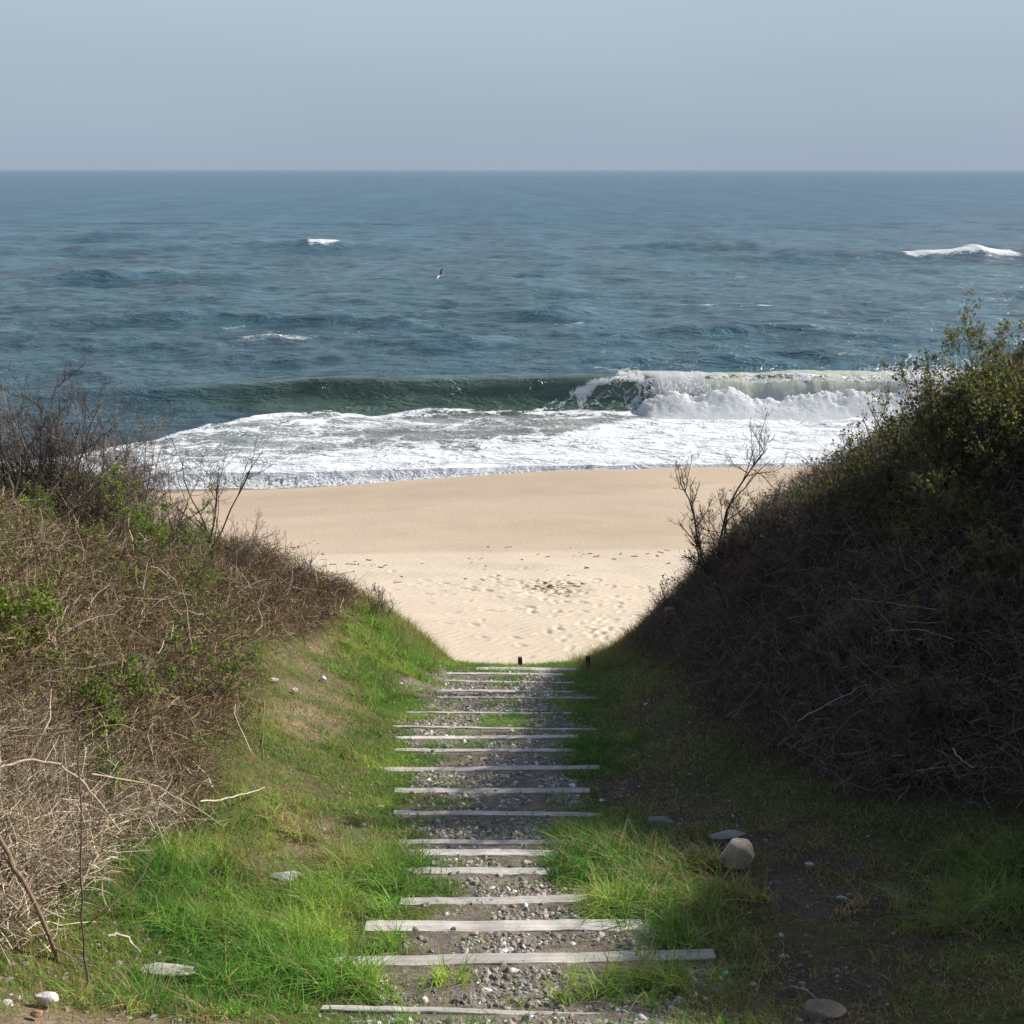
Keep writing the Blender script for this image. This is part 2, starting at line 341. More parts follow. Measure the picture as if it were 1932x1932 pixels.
Z1 = lambda l: [((317.8 + .17543 * a) * 1932 / 1024, (635.5 + .17543 * b) * 1932 / 1024) for a, b in l]
Z2 = lambda l: [((296.6 + .24122 * a) * 1932 / 1024, (826.2 + .24122 * b) * 1932 / 1024) for a, b in l]
STEPS = []
for xa, ya, xb, yb, th in [(905, 187, 1500, 195, 16), (690, 216, 1400, 221, 11), (525, 251, 1460, 270, 10), (400, 308, 1480, 322, 13), (355, 352, 1605, 352, 8),
                           (462, 436, 1455, 440, 9), (270, 515, 1605, 534, 10), (388, 586, 1485, 572, 18), (405, 649, 1470, 651, 18), (368, 762, 1606, 749, 24),
                           (440, 880, 1547, 881, 28), (432, 1005, 1620, 1021, 24)]:
    (a, b), (c, d) = Z1([(xa, ya), (xb, yb)]); STEPS.append((a, b, c, d, th * .17543))
for xa, ya, xb, yb, th in [(425, 62, 1190, 64, 19), (412, 107, 1110, 109, 25), (440, 183, 1085, 183, 26), (430, 309, 1270, 297, 30), (285, 411, 1480, 407, 40),
                           (155, 560, 1735, 526, 37), (105, 750, 1600, 796, 9)]:
    (a, b), (c, d) = Z2([(xa, ya), (xb, yb)]); STEPS.append((a, b, c, d, th * .24122))
SW = []
for a, b, c, d, th in STEPS:
    zm = hit((a + c) / 2, (b + d) / 2)[2] + .032; p, q = atz(a, b, zm), atz(c, d, zm); SW.append((p, q, th))
SY = np.array([(p[1] + q[1]) / 2 for p, q, _ in SW]); SL = np.array([p[0] for p, q, _ in SW]); SR = np.array([q[0] for p, q, _ in SW])
print('STEPS', [(round(float(p[0]), 2), round(float(q[0]), 2), round(float(y), 2)) for (p, q, _), y in zip(SW, SY)])
o_ = np.argsort(SY)
def nearstep(x, y):
    r = np.zeros_like(x)
    for (p, q, th) in SW:
        ym = np.interp(x, [p[0], q[0]], [p[1], q[1]]); r = np.maximum(r, sstep(-.20, -.10, y - ym) * sstep(.09, .05, y - ym) * sstep(p[0] - .05, p[0] + .12, x) * sstep(q[0] + .05, q[0] - .12, x))
    return r
def pathmask(x, y):
    l = np.interp(y, SY[o_], SL[o_]); r = np.interp(y, SY[o_], SR[o_]); c = (l + r) / 2 + .05; h = np.minimum((r - l) / 2 * .74, .85)
    n = (fbm(x * 2.2, y * 2.2, 41, 4) - .5) * .9
    return sstep(.25, -.15, np.abs(x - c) - h + n) * sstep(4.6, 5.2, y) * sstep(17.0, 16.2, y)

# ------------------------------------------------------------------ ground sheet (dune) and beach sheet
def axis(parts):
    r = [np.arange(a, b, s) for a, b, s in parts]; return np.concatenate(r + [np.array([parts[-1][1]])])
gx = axis([(-70, -20, 4), (-20, -9, .5), (-9, 9, .06), (9, 20, .5), (20, 70, 4)])
gy = axis([(-30, -4, 2), (-4, 4, .3), (4, 19.5, .055)])
X, Y = np.meshgrid(gx, gy); Z = T(X, Y)
pm = pathmask(X, Y); dm = inblobs(X, Y, DIRT); tl = np.where(X < 0, thick_l(X, Y), 0); trr = np.where(X > 0, thick_r(X, Y), 0)
n1 = fbm(X * 3, Y * 3, 51, 4)[..., None]; n2 = fbm(X * 9, Y * 9, 57, 3)[..., None]
turf = np.array([.085, .085, .030]) * (.7 + .7 * n1); dirt = np.array([.25, .19, .125]) * (.7 + .5 * n1)
grav = np.array([.215, .18, .148]) * (.6 + .7 * n2); lit = np.array([.085, .058, .042]) * (.7 + .7 * n1); sandc = np.array([.50, .39, .26])
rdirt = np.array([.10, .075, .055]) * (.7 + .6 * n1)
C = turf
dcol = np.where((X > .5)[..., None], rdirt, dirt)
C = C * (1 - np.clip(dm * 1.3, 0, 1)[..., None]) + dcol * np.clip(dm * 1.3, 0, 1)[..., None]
th = np.maximum(tl, trr)[..., None]; C = C * (1 - th) + lit * th
C = C * (1 - pm[..., None]) + grav * pm[..., None]
sf = sstep(17.0, 17.9, Y - .35 * np.minimum(np.abs(X), 5) + 1.6 * (n1[..., 0] - .5))[..., None]; C = C * (1 - sf) + sandc * sf
Z = Z + pm * (n2[..., 0] - .5) * .012
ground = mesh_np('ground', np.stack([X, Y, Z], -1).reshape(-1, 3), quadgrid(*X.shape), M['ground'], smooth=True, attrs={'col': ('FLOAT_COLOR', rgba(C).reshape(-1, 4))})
tag(ground, kind='structure')

# footprints pressed into the dry sand
FP = []
r_ = np.random.default_rng(12)
def trail(px0, py0, px1, py1, n=None, wob=.12):
    a, b = atz(px0, py0, 1.6), atz(px1, py1, 1.6); L = np.linalg.norm((b - a)[:2]); d = (b - a)[:2] / L; n = n or int(L / .68) + 1
    for k in range(n):
        s = (k + .5) / n * L; side = (1 if k % 2 else -1) * .11
        FP.append((a[0] + d[0] * s - d[1] * side + r_.normal(0, wob * .5), a[1] + d[1] * s + d[0] * side + r_.normal(0, wob), math.atan2(d[1], d[0]) + r_.normal(0, .15)))
for tr_ in [(830, 1180, 1020, 1240), (820, 1160, 960, 1145), (1060, 1250, 1130, 1160), (1100, 1250, 1180, 1130), (1040, 1240, 1060, 1090), (1120, 1235, 1155, 1170), (960, 1120, 1180, 1105), (930, 1100, 1130, 1060),
            (1010, 1130, 1020, 1060), (880, 1080, 960, 1120), (790, 1060, 900, 1090), (820, 1110, 900, 1095), (1020, 1110, 1120, 1120), (1060, 1075, 1200, 1090), (1130, 1215, 1150, 1150), (1050, 1180, 1120, 1210), (900, 1145, 990, 1150), (940, 1060, 1060, 1085), (1000, 1100, 1090, 1130), (830, 1080, 1000, 1075), (1140, 1130, 1200, 1120)]:
    trail(*tr_)
for cx, cy, n, sp in [(1045, 1100, 26, .5), (1060, 1120, 12, .45), (1100, 1090, 14, .7), (950, 1110, 14, 1.4), (1080, 1170, 12, 1.0), (900, 1075, 14, 1.2), (1130, 1190, 10, .6)]:
    p = atz(cx, cy, 1.6)
    for k in range(n): FP.append((p[0] + r_.normal(0, sp), p[1] + r_.normal(0, sp * 1.2), r_.uniform(0, 6.28)))
bx_ = axis([(-70, -20, 2.5), (-20, -7, .3), (-7, 8, .045), (8, 20, .3), (20, 70, 2.5)])
by_ = axis([(19.5, 30, .045), (30, 46, .12), (46, 90, 2)])
X, Y = np.meshgrid(bx_, by_); Z = T(X, Y)
Z = np.where(Y > 46, np.minimum(Z, -.6), Z)
dz = np.zeros_like(Z)
for (fx, fy, fa) in FP:
    i0, i1 = np.searchsorted(bx_, (fx - .35, fx + .35)); j0, j1 = np.searchsorted(by_, (fy - .35, fy + .35))
    if i1 <= i0 or j1 <= j0: continue
    x, y = X[j0:j1, i0:i1] - fx, Y[j0:j1, i0:i1] - fy
    u = x * math.cos(fa) + y * math.sin(fa); v = -x * math.sin(fa) + y * math.cos(fa)
    q = np.sqrt((u / .16) ** 2 + (v / .075) ** 2); dd = r_.uniform(.035, .06)
    dz[j0:j1, i0:i1] += -dd * (1 - sstep(.55, 1.15, q)) + .016 * np.exp(-((q - 1.45) / .35) ** 2)
p0 = atz(1040, 1100, 1.55)
dist0 = np.hypot((X - p0[0]) / .7, (Y - p0[1]) / .8)
dz += -.10 * np.exp(-dist0 ** 2 * 1.5) * (1 + 1.6 * (fbm(X * 4, Y * 4, 61, 3) - .5)) + .05 * np.exp(-((dist0 - 1.5) / .4) ** 2)
Z = Z + .42 * np.clip(dz, -.14, .06) + .035 * (fbm(X * 1.1, Y * 1.1, 63, 4) - .5) * sstep(31, 29, Y)
yw = wline(X)
# tonal zones: dry pale sand, greyish drift band, damp tan berm, wet sand by the water
edge = 30.2 + .05 * X + .35 * (fbm(X * .5, Y * .3, 71, 3) - .5)
n1 = fbm(X * .35, Y * .7, 73, 5)[..., None]
dryc = np.array([.585, .49, .375]) * (.965 + .07 * n1); damp = np.array([.50, .40, .295]) * (.95 + .12 * n1)
damp2 = np.array([.455, .355, .255]) * (.95 + .1 * n1); wet = np.array([.26, .19, .135]); greyb = np.array([.47, .40, .335])
C = dryc + (greyb - dryc) * (np.exp(-((Y - edge + 1.3) / .7) ** 2) * .7 * sstep(.35, .65, fbm(X * .4, Y * 2, 75, 4)))[..., None]
a = sstep(-.05, .35, Y - edge)[..., None]; C = C * (1 - a) + damp * a
e2 = 35.3 + .16 * X + 1.3 * (fbm(X * .3, Y * .3, 77, 4) - .5); a = (sstep(0, .2, Y - e2) * .65)[..., None]; C = C * (1 - a) + damp2 * a
e3 = 31.5 + .0 * X + 2.5 * (fbm(X * .22, Y * .4, 78, 4) - .5); a = (sstep(0, .9, Y - e3) * sstep(3.2, .8, Y - e3) * .8 * sstep(-6, 2, X))[..., None]; C = C * (1 - a) + damp2 * a
a = sstep(-1.7, -.5, Y - yw + .25 * (n1[..., 0] - .5))[..., None]; C = C * (1 - a) + wet * a
dry = sstep(30.5, 29, Y)
beach = mesh_np('beach', np.stack([X, Y, Z], -1).reshape(-1, 3), quadgrid(*X.shape), M['sand'], smooth=True,
                attrs={'col': ('FLOAT_COLOR', rgba(C).reshape(-1, 4)), 'dry': ('FLOAT', dry.reshape(-1))})
tag(beach, kind='structure')

# ------------------------------------------------------------------ sea
hs = 1.0 / np.linspace(1 / 38.0, 1 / 260.0, 760); h2 = np.exp(np.linspace(math.log(260), math.log(16000), 150))[1:]
h = np.concatenate([hs, h2]); u = np.linspace(-.85, .85, 900)
Y0 = np.repeat(h[:, None], len(u), 1); X0 = u[None] * (h[:, None] + 30)
env = sstep(42, 62, Y0) * .75 + .12
Zs = np.zeros_like(X0); DX = np.zeros_like(X0); DY = np.zeros_like(X0)
rs = np.random.default_rng(5)
for k in range(120):
    lam = .8 * (15 / .8) ** rs.uniform(0, 1) ** 1.1; th_ = rs.normal(0, .6) + .12; kx = 2 * np.pi / lam * math.sin(th_); ky = 2 * np.pi / lam * math.cos(th_)
    A = .0072 * lam ** .60; fade = np.clip(1 - (Y0 / 350.0) * (3.0 / lam) ** .6, 0, 1)
    gate = .25 + 3.2 * vn(X0 / (lam * 2.6) + k * 7.1, Y0 / (lam * 3) + k * 3.3, 100 + k) ** 3
    ph = kx * X0 + ky * Y0 + rs.uniform(0, 6.28); c_, s_ = np.cos(ph), np.sin(ph)
    amp = A * fade * gate; Zs += amp * c_; DX -= amp * s_ * math.sin(th_) * .9; DY -= amp * s_ * math.cos(th_) * .9
Zs *= env; DX *= env; DY *= env
foam = np.zeros_like(X0)
def swell(yc, x0, x1, H, wf=1.1, wb=3.5, slope=0.0, wob=.8, seed=0, cap=None):
    global Zs, foam
    c = yc + slope * (X0 - (x0 + x1) / 2) + wob * 2 * (vn(X0 * .09, X0 * 0, seed) - .5)
    e = sstep(x0, x0 + (x1 - x0) * .35, X0) * sstep(x1, x1 - (x1 - x0) * .35, X0)
    e = e * (.35 + 1.1 * fbm(X0 * .22, X0 * 0 + 3, seed + 1, 3)); s = Y0 - c
    p = np.where(s < 0, np.exp(-(s / wf) ** 2), np.exp(-(s / wb) ** 2)); H = H * .98; Zs = Zs + H * e * p - .18 * H * e * np.exp(-((s + 2.4 * wf) / (1.6 * wf)) ** 2)
    if cap:
        ce = sstep(cap[0], cap[0] + 1.5, X0) * sstep(cap[1], cap[1] - 1.5, X0); foam = np.maximum(foam, ce * np.where(s < 0, np.exp(-(s / (wf * cap[2])) ** 2), np.exp(-(s / (wf * .5)) ** 2)) * 1.6)
    return c, e
def W(px0, px1, py, **k):
    a, b = atz(px0, py), atz(px1, py); L_ = (b[0] - a[0]) * .3 + 2; return dict(yc=a[1], x0=a[0] - L_, x1=b[0] + L_, **k)
swell(**W(120, 640, 607, H=.62, wf=1.7, wb=5, seed=201)); swell(**W(1290, 1540, 632, H=.62, wf=1.5, wb=5, seed=203)); swell(**W(830, 1090, 597, H=.4, wf=1.5, wb=4, seed=205))
swell(**W(1530, 1700, 682, H=.45, wf=1.1, wb=4, seed=207)); swell(**W(1120, 1500, 690, H=.3, wf=1.1, wb=4, seed=208)); swell(**W(120, 460, 528, H=.8, wf=2.5, wb=8, seed=209)); swell(**W(300, 700, 470, H=1.3, wf=5, wb=10, seed=211, cap=(atz(585, 468)[0], atz(648, 468)[0], .5)))
swell(**W(1430, 2100, 489, H=1.35, wf=3.5, wb=9, seed=213, cap=(atz(1690, 488)[0], atz(1915, 488)[0], .5)))
swell(**W(-100, 260, 478, H=.8, wf=4, wb=9, seed=215)); swell(**W(1180, 1440, 470, H=.9, wf=4, wb=9, seed=217)); swell(**W(950, 1080, 545, H=.5, wf=2, wb=6, seed=219)); swell(**W(20, 330, 450, H=1.0, wf=5, wb=12, seed=221))
swell(**W(1180, 1700, 610, H=.35, wf=1.5, wb=5, seed=223)); swell(**W(0, 330, 655, H=.3, wf=1.2, wb=4, seed=225)); swell(**W(900, 1400, 655, H=.25, wf=1.2, wb=4, seed=226)); swell(**W(100, 900, 705, H=.22, wf=1., wb=3, seed=227)); swell(**W(1700, 2000, 560, H=.4, wf=2, wb=5, seed=228))
# the main breaker
def ycrest(x): return 57.6 - .02 * x + .8 * (vn(x * .12, x * 0, 301) - .5)
def Hb(x): return (.35 + .75 * sstep(-24, -6, x) + .25 * sstep(-2, 8, x)) * sstep(-32, -18, x) * (.92 + .16 * vn(x * .35, x * 0, 305))
s = Y0 - ycrest(X0); H = Hb(X0); xb = 5.6
p = np.where(s < 0, np.exp(-(np.abs(s) / 1.15) ** 2.2), np.exp(-(s / 4.2) ** 2)); Zs = Zs * (1 - .75 * np.exp(-((s + .6) / 1.6) ** 2)) + H * p - .15 * H * np.exp(-((s + 3.2) / 1.6) ** 2)
DY = DY * (1 - .9 * np.exp(-((s + .6) / 1.8) ** 2)) - .35 * H * p
# small reforming step behind the foam edge, left side
B1 = np.array([atz(a, b, .15) for a, b in [(-200, 872), (100, 862), (230, 838), (330, 815), (400, 800), (500, 778), (620, 766), (700, 772), (760, 769), (900, 757), (1010, 747), (1100, 752), (1190, 762), (1932, 768), (2400, 768)]])
B2 = np.array([atz(a, b, .1) for a, b in [(-200, 890), (150, 878), (300, 860), (450, 862), (700, 842), (900, 832), (1050, 815), (1200, 785), (1400, 772), (1932, 768), (2400, 768)]])
yf = np.interp(X0, B1[:, 0], B1[:, 1]) + .7 * (fbm(X0 * .8, Y0 * .3, 311, 4) - .5); yf2 = np.interp(X0, B2[:, 0], B2[:, 1]) + 1.2 * (fbm(X0 * .5, Y0 * .5, 313, 3) - .5)
lim = ycrest(X0) - 2.1 + .5 * (fbm(X0 * .9, Y0 * 0, 317, 3) - .5); yf = np.where(X0 < 60, np.minimum(yf, lim), yf); inside = sstep(.15, -.25, Y0 - yf)
F1 = inside * (.15 + .20 * (fbm(X0 * .35, Y0 * .6, 315, 3) - .4) * 2 + .34 * (.3 + fbm(X0 * .9, Y0 * .9, 316, 3)) * np.exp(-((Y0 - yf + .35) / .38) ** 2))
Fw = sstep(1.8, -2.4, Y0 - yf2) * .50 + sstep(-1.5, -6, Y0 - yf2) * .35 + .5 * sstep(6, 12, X0)
foam = np.maximum(foam, np.maximum(F1, inside * Fw))
foam *= 1 - .0 * X0
# lace climbing the face before the lip throws
sl = np.interp(X0, [.9, 2.6, 4.2, 5.6], [-2.3, -1.15, -.5, -.1], left=-9, right=9) + .5 * (fbm(X0 * 1.3, X0 * 0, 319, 3) - .5)
tw = sstep(.5, 1.2, X0) * sstep(xb + 2.5, xb + .3, X0) * (s > -3) * (s < .3)
foam = np.maximum(foam, tw * (.17 * (s < sl) + .26 * np.exp(-((s - sl) / .16) ** 2)))
foam = np.maximum(foam, .30 * sstep(xb + .4, xb + .6, X0) * np.exp(-((s + .3) / .8) ** 2))
# thin foam streaks further out
str_ = 0
for a, b, c, wd in [(380, 720, 640, 1.2), (1270, 1480, 578, .9), (900, 1150, 610, .6), (1100, 1300, 700, .4), (380, 560, 620, .8)]:
    p0_, p1_ = atz(a, c), atz(b, c); str_ = np.maximum(str_, sstep(p0_[0] - 1, p0_[0] + 2, X0) * sstep(p1_[0] + 1, p1_[0] - 2, X0) * np.exp(-((Y0 - p0_[1]) / (wd * 2)) ** 2) * .42)
foam = np.maximum(foam, str_ * .42 * sstep(.42, .6, fbm(X0 * .5, Y0 * .5, 321, 4)))
turb = sstep(60, 50, Y0) * .45 * inside + .55 * sstep(.3, -1.5, Y0 - yf) + .05
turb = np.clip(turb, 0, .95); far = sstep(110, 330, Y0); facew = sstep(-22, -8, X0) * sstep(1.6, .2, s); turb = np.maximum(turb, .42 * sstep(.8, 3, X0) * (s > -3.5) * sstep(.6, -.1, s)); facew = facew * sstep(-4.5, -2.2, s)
# lumps in the whitewater near shore, run-up to the waterline
lump = np.clip(foam, 0, 1) * inside * sstep(57.5, 55, Y0)
Zs += lump * (.16 * (fbm(X0 * 1.6, Y0 * 1.9, 331, 4) - .35) + .05 * (fbm(X0 * 6, Y0 * 6, 335, 2) - .5))
yw = wline(X0); dep = Y0 - yw
Zs = Zs * sstep(-.5, 5, dep) + .10 - .0 * dep
shore = zbeach(X0, Y0); Zs = np.where(dep < 2.5, np.maximum(np.minimum(Zs, shore + .02 + .06 * sstep(0, 1.6, dep)), np.where(dep < -.05, -1.0, shore + .01)), Zs)
Zs = np.where(dep < -.12, shore - .25, Zs)
foam = foam * sstep(-.05, .55, dep + .0 * X0 + .5 * (fbm(X0 * .9, Y0 * .9, 341, 3) - .5) - .25 * sstep(2, -10, X0))
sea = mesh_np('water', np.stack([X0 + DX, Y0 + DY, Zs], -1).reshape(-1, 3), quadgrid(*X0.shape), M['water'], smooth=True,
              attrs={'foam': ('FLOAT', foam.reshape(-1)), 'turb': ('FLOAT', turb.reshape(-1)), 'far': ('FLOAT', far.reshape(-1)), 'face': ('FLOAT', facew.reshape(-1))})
tag(sea, kind='structure')

# breaking wave: thrown curtain of water and the roll of whitewater at its foot
def H2(x): return Hb(x) + .10
xs = np.arange(5.2, 62, .05); K = 26; tt = np.linspace(0, 1, K)[None]; Xc = np.repeat(xs[:, None], K, 1); Hc = H2(Xc)
on = sstep(5.2, 7.2, Xc)
rag = .5 * (fbm(Xc * 1.3, Xc * 0, 351, 4) - .5)
sc_ = .5 - 2.0 * on * np.clip(tt * 1.15 - .05, 0, 1) ** .8; zc_ = Hc * (1.02 - 1.0 * np.clip(tt, 0, 1) ** 2.4)
stre = (fbm(Xc * 5, tt * .8 + 0 * Xc, 353, 3) - .5)
Pc = np.stack([Xc + .05 * stre, ycrest(Xc) - .25 + sc_ + .07 * stre + rag * .3, zc_ + .12 * on * (fbm(Xc * 2.2, tt * 2 + 0 * Xc, 357, 4) - .5) + .06], -1)
yel = sstep(8.6, 10.5, Xc) * sstep(21.5, 14, Xc) * sstep(.02, .10, tt + 0 * Xc) * sstep(.95, .35, tt + .5 * stre + 0 * Xc) * (.55 + .9 * (fbm(Xc * 3, tt + 0 * Xc, 359, 3) - .3))
yel = np.clip(yel, 0, 1)[..., None]
Cc = np.array([.88, .90, .89]) * (1 - yel) + np.array([.80, .86, .58]) * yel
bw = empty('breaking_wave', (20, 57, 0)); tag(bw, kind='structure')
def tolocal(V, o): return V - np.array(o.location)[None]
mesh_np('wave_curtain', tolocal(Pc.reshape(-1, 3), bw), quadgrid(*Xc.shape), M['foam'], bw, True, {'col': ('FLOAT_COLOR', rgba(Cc).reshape(-1, 4))})
xs = np.arange(5.6, 64, .06); ss = np.linspace(-4.6, .9, 90); Xw, Sw = np.meshgrid(xs, ss, indexing='ij')
full = sstep(15, 24, Xw); pk = -2.0 + .9 * full
hh = (.55 + .62 * full) * (.95 + .9 * (fbm(Xw * .5, Sw * .4, 361, 3) - .5)); prof = np.where(Sw < pk, np.exp(-((Sw - pk) / 1.25) ** 2), np.exp(-((Sw - pk) / (.55 + .9 * full)) ** 2))
tur = fbm(Xw * 1.5, Sw * 1.8, 363, 5) - .5; tur2 = fbm(Xw * 5, Sw * 5, 367, 3) - .5
spl = 1 + .9 * np.exp(-((Xw - 8.2) / .7) ** 2) * 0 + .25 * np.exp(-((Xw - 19.5) / 1.2) ** 2)
tur3 = fbm(Xw * 11, Sw * 11, 369, 2) - .5; Zw = (H2(Xw) * hh * prof * spl) * (1 + .8 * tur) + (.30 * tur2 + .12 * tur3) * prof + .06 * prof - .12 * (1 - prof) * sstep(-3, -4.6, Sw) - .02
gapm = sstep(5.6, 6.6, Xw); Zw = Zw * gapm - .2 * (1 - gapm)
Pw = np.stack([Xw + .35 * tur * prof, ycrest(Xw) + Sw + .5 * tur * prof + .25 * tur2 * prof, Zw], -1)
gr_ = (sstep(.45, .6, fbm(Xw * .8, Sw * .9, 371, 3)) * .10)[..., None]
mesh_np('whitewater', tolocal(Pw.reshape(-1, 3), bw), quadgrid(*Xw.shape), M['foam'], bw, True, {'col': ('FLOAT_COLOR', rgba(np.array([.88, .9, .92]) - .5 * gr_).reshape(-1, 4))})
# spray droplets over the lip
def blobs(C, R, r):
    O = np.array([(1, 0, 0), (-1, 0, 0), (0, 1, 0), (0, -1, 0), (0, 0, 1), (0, 0, -1)], float)
    Fq = np.array([(0, 2, 4), (2, 1, 4), (1, 3, 4), (3, 0, 4), (2, 0, 5), (1, 2, 5), (3, 1, 5), (0, 3, 5)])
    V = C[:, None] + O[None] * R[:, None, None] * r.uniform(.7, 1.3, (len(C), 6, 1)); F = Fq[None] + (np.arange(len(C)) * 6)[:, None, None]
    return V.reshape(-1, 3), F.reshape(-1, 3)
r2 = np.random.default_rng(3); Cs = []
for x0, n, sx, hgt in [(5.8, 260, .5, .28), (8.3, 700, .9, .5), (19.6, 900, 1.2, .55), (26, 900, 4, .25), (14, 500, 6, .12), (36, 900, 9, .3)]:
    n *= 4; x = r2.normal(x0, sx, n); x = x[x > 5]; zt = np.abs(r2.normal(0, hgt * .5, len(x))); base = H2(x) * np.where(np.abs(x - 8.3) < 2, .55, .97)
    Cs.append(np.stack([x, ycrest(x) - r2.uniform(0, 1.6, len(x)), base + zt - .1], -1))
Cs = np.concatenate(Cs); V, F = blobs(Cs, r2.uniform(.008, .035, len(Cs)), r2)
tag(mesh_np('spray', tolocal(V, bw), F, M['foam'], bw, False, {'col': ('FLOAT_COLOR', rgba(np.full((len(V), 3), .88)))}), kind='stuff')
# lumpy crests of the two distant whitecaps
for nm, a, b, py, hgt, lab in [('whitecap', 587, 646, 466, .55, 'small distant whitecap breaking far out at left'), ('whitecap', 1695, 1912, 487, 1.15, 'long distant white breaker far out at right')]:
    p0_, p1_ = atz(a, py), atz(b, py); nX = 240; x = np.linspace(p0_[0], p1_[0], nX); s_ = np.linspace(-3, 3, 24); XX, SS = np.meshgrid(x, s_, indexing='ij')
    e = sstep(0, .2, (XX - x[0]) / (x[-1] - x[0])) * sstep(1, .7, (XX - x[0]) / (x[-1] - x[0])); yy = p0_[1] + SS - .5
    e = e * sstep(.34, .5, fbm(XX * .22, XX * 0, 383, 3)); ZZ = -.8 + e * (.8 + (.45 if hgt > 1 else .30) + hgt * (.9 if hgt > 1 else 1.3) * (fbm(XX * .45, SS * .7, 381, 4) - .35)) * np.exp(-(np.abs(SS) / .9) ** 2)
    wc = mesh_np(nm, np.stack([XX, yy, ZZ], -1).reshape(-1, 3), quadgrid(*XX.shape), M['foam'], None, True, {'col': ('FLOAT_COLOR', rgba(np.full((XX.size, 3), .86)))}); tag(wc, kind='structure')
# loose froth left along the swash line
xf = r2.uniform(-22, 22, 2600); yfz = wline(xf) + np.abs(r2.normal(.15, .5, 2600)) + .35; V, F = blobs(np.stack([xf, yfz, zbeach(xf, yfz).clip(.05) + .08], -1), r2.uniform(.02, .06, 2600), r2)
tag(mesh_np('sea_froth', V, F, M['foam'], None, False, {'col': ('FLOAT_COLOR', rgba(np.full((len(V), 3), .86)))}), 'white froth along the edge of the water', 'froth', kind='stuff')

# haze over the sea
hm = bpy.data.materials.new('haze'); hm.use_nodes = True; t = hm.node_tree; t.nodes.clear(); o_m = N(t, 'ShaderNodeOutputMaterial'); pv = N(t, 'ShaderNodeVolumePrincipled')
pv.inputs['Color'].default_value = (.42, .50, .62, 1); pv.inputs['Density'].default_value = .00006; pv.inputs['Anisotropy'].default_value = .1; t.links.new(pv.outputs[0], o_m.inputs['Volume'])
bmh = bmesh.new(); bmesh.ops.create_cube(bmh, size=1); meh = bpy.data.meshes.new('haze'); bmh.to_mesh(meh); bmh.free(); meh.materials.append(hm)
ho = bpy.data.objects.new('haze', meh); COL.objects.link(ho); ho.scale = (40000, 34000, 17); ho.location = (0, 16000, 5.5 + 0.0); tag(ho, kind='stuff')
ho.location.z = 13.0 - 8.5; 

# ------------------------------------------------------------------ timber steps
def timber(name, L, wd, ht, seed, matn, col=None, warp=.006):
    r = np.random.default_rng(seed); n = 28; c = .004
    prof = [(-wd / 2 + c, -ht), (wd / 2 - c, -ht), (wd / 2, -ht + c), (wd / 2, -c), (wd / 2 - c, 0), (-wd / 2 + c, 0), (-wd / 2, -c), (-wd / 2, -ht + c)]
    xs_ = np.linspace(-L / 2, L / 2, n); off = warp * np.cumsum(r.normal(0, .35, n)); off -= np.linspace(off[0], off[-1], n); offz = warp * .6 * np.cumsum(r.normal(0, .35, n)); offz -= np.linspace(offz[0], offz[-1], n)
    V = []
    for i in range(n):
        k = 1 - .12 * (i in (0, n - 1))
        for (a, b) in prof: V.append((xs_[i] + (r.normal(0, .004) if i in (0, n - 1) else 0), a * k * (1 + r.normal(0, .012)) + off[i], b * k + offz[i] + r.normal(0, .001)))
    m = len(prof); F = [(i * m + j, i * m + (j + 1) % m, (i + 1) * m + (j + 1) % m, (i + 1) * m + j) for i in range(n - 1) for j in range(m)]
    e0 = [(0, 1, 2, 7), (7, 2, 3, 6), (6, 3, 4, 5)]; F += [tuple(reversed(q)) for q in e0] + [tuple(a + (n - 1) * m for a in q) for q in e0]
    V = np.array(V); at = {'col': ('FLOAT_COLOR', rgba(np.tile(col, (len(V), 1))))} if col is not None else {}
    return mesh_np(name, V, np.array(F), matn, None, False, at)
LABS = ['pale timber step at the far end of the path, just before the two dark posts', 'short grey timber step, second from the far end of the path', 'slanting timber step, third from the far end, over sunlit sandy gravel',
        'timber step fourth from the far end with its left end pale in the grass', 'thin long timber step fifth from the far end, where path shade begins', 'thin grey timber step sixth from the far end, alone amid shaded gravel',
        'long thin sunken step with left end in dark grass, seventh from the far end', 'sunlit timber step just beyond the middle, eighth from the far end, slanting up rightwards', 'pale straight timber step with yellowish grass right in front, ninth from the far end', 'long brownish timber step with a dark knot near its right end',
        'bluish grey square-ended timber step between two beds of shell gravel', 'long bluish grey timber step below the shell gravel, before purplish bare dirt', 'faint grey timber step overgrown with grass blades, partly sunk', 'narrow pale step close in front of the overgrown step', 'short bright timber step with tall grass over both its ends',
        'sunlit step sloping up rightwards, sixteenth from the far end, above grassy gravel', 'thick cream timber step third from the bottom with pebbles below it', 'widest thick timber step, second from the bottom, with a tapered right end', 'thin pale plank edge at the very bottom, tilted down to the right']
for i, (p, q, th) in enumerate(SW):
    mid = (p + q) / 2; L = float(np.linalg.norm(q - p)); d = np.linalg.norm(mid - EYE); el = math.asin((EYE[2] - mid[2]) / d)
    wd = float(np.clip((th * d / FPX * 1.12 - .006) / math.sin(el), .042, .12))
    o = timber('timber_step', L, wd, .16, 500 + i, M['wood'])
    gz = max(float(T(p[0], p[1])), float(T(mid[0], mid[1]))); 
    o.location = (mid[0], mid[1], (p[2] + q[2]) / 2); dv = q - p
    o.rotation_euler = (0, -math.atan2(dv[2], math.hypot(dv[0], dv[1])), math.atan2(dv[1], dv[0])); tag(o, LABS[i], 'step', 'timber steps down the path')
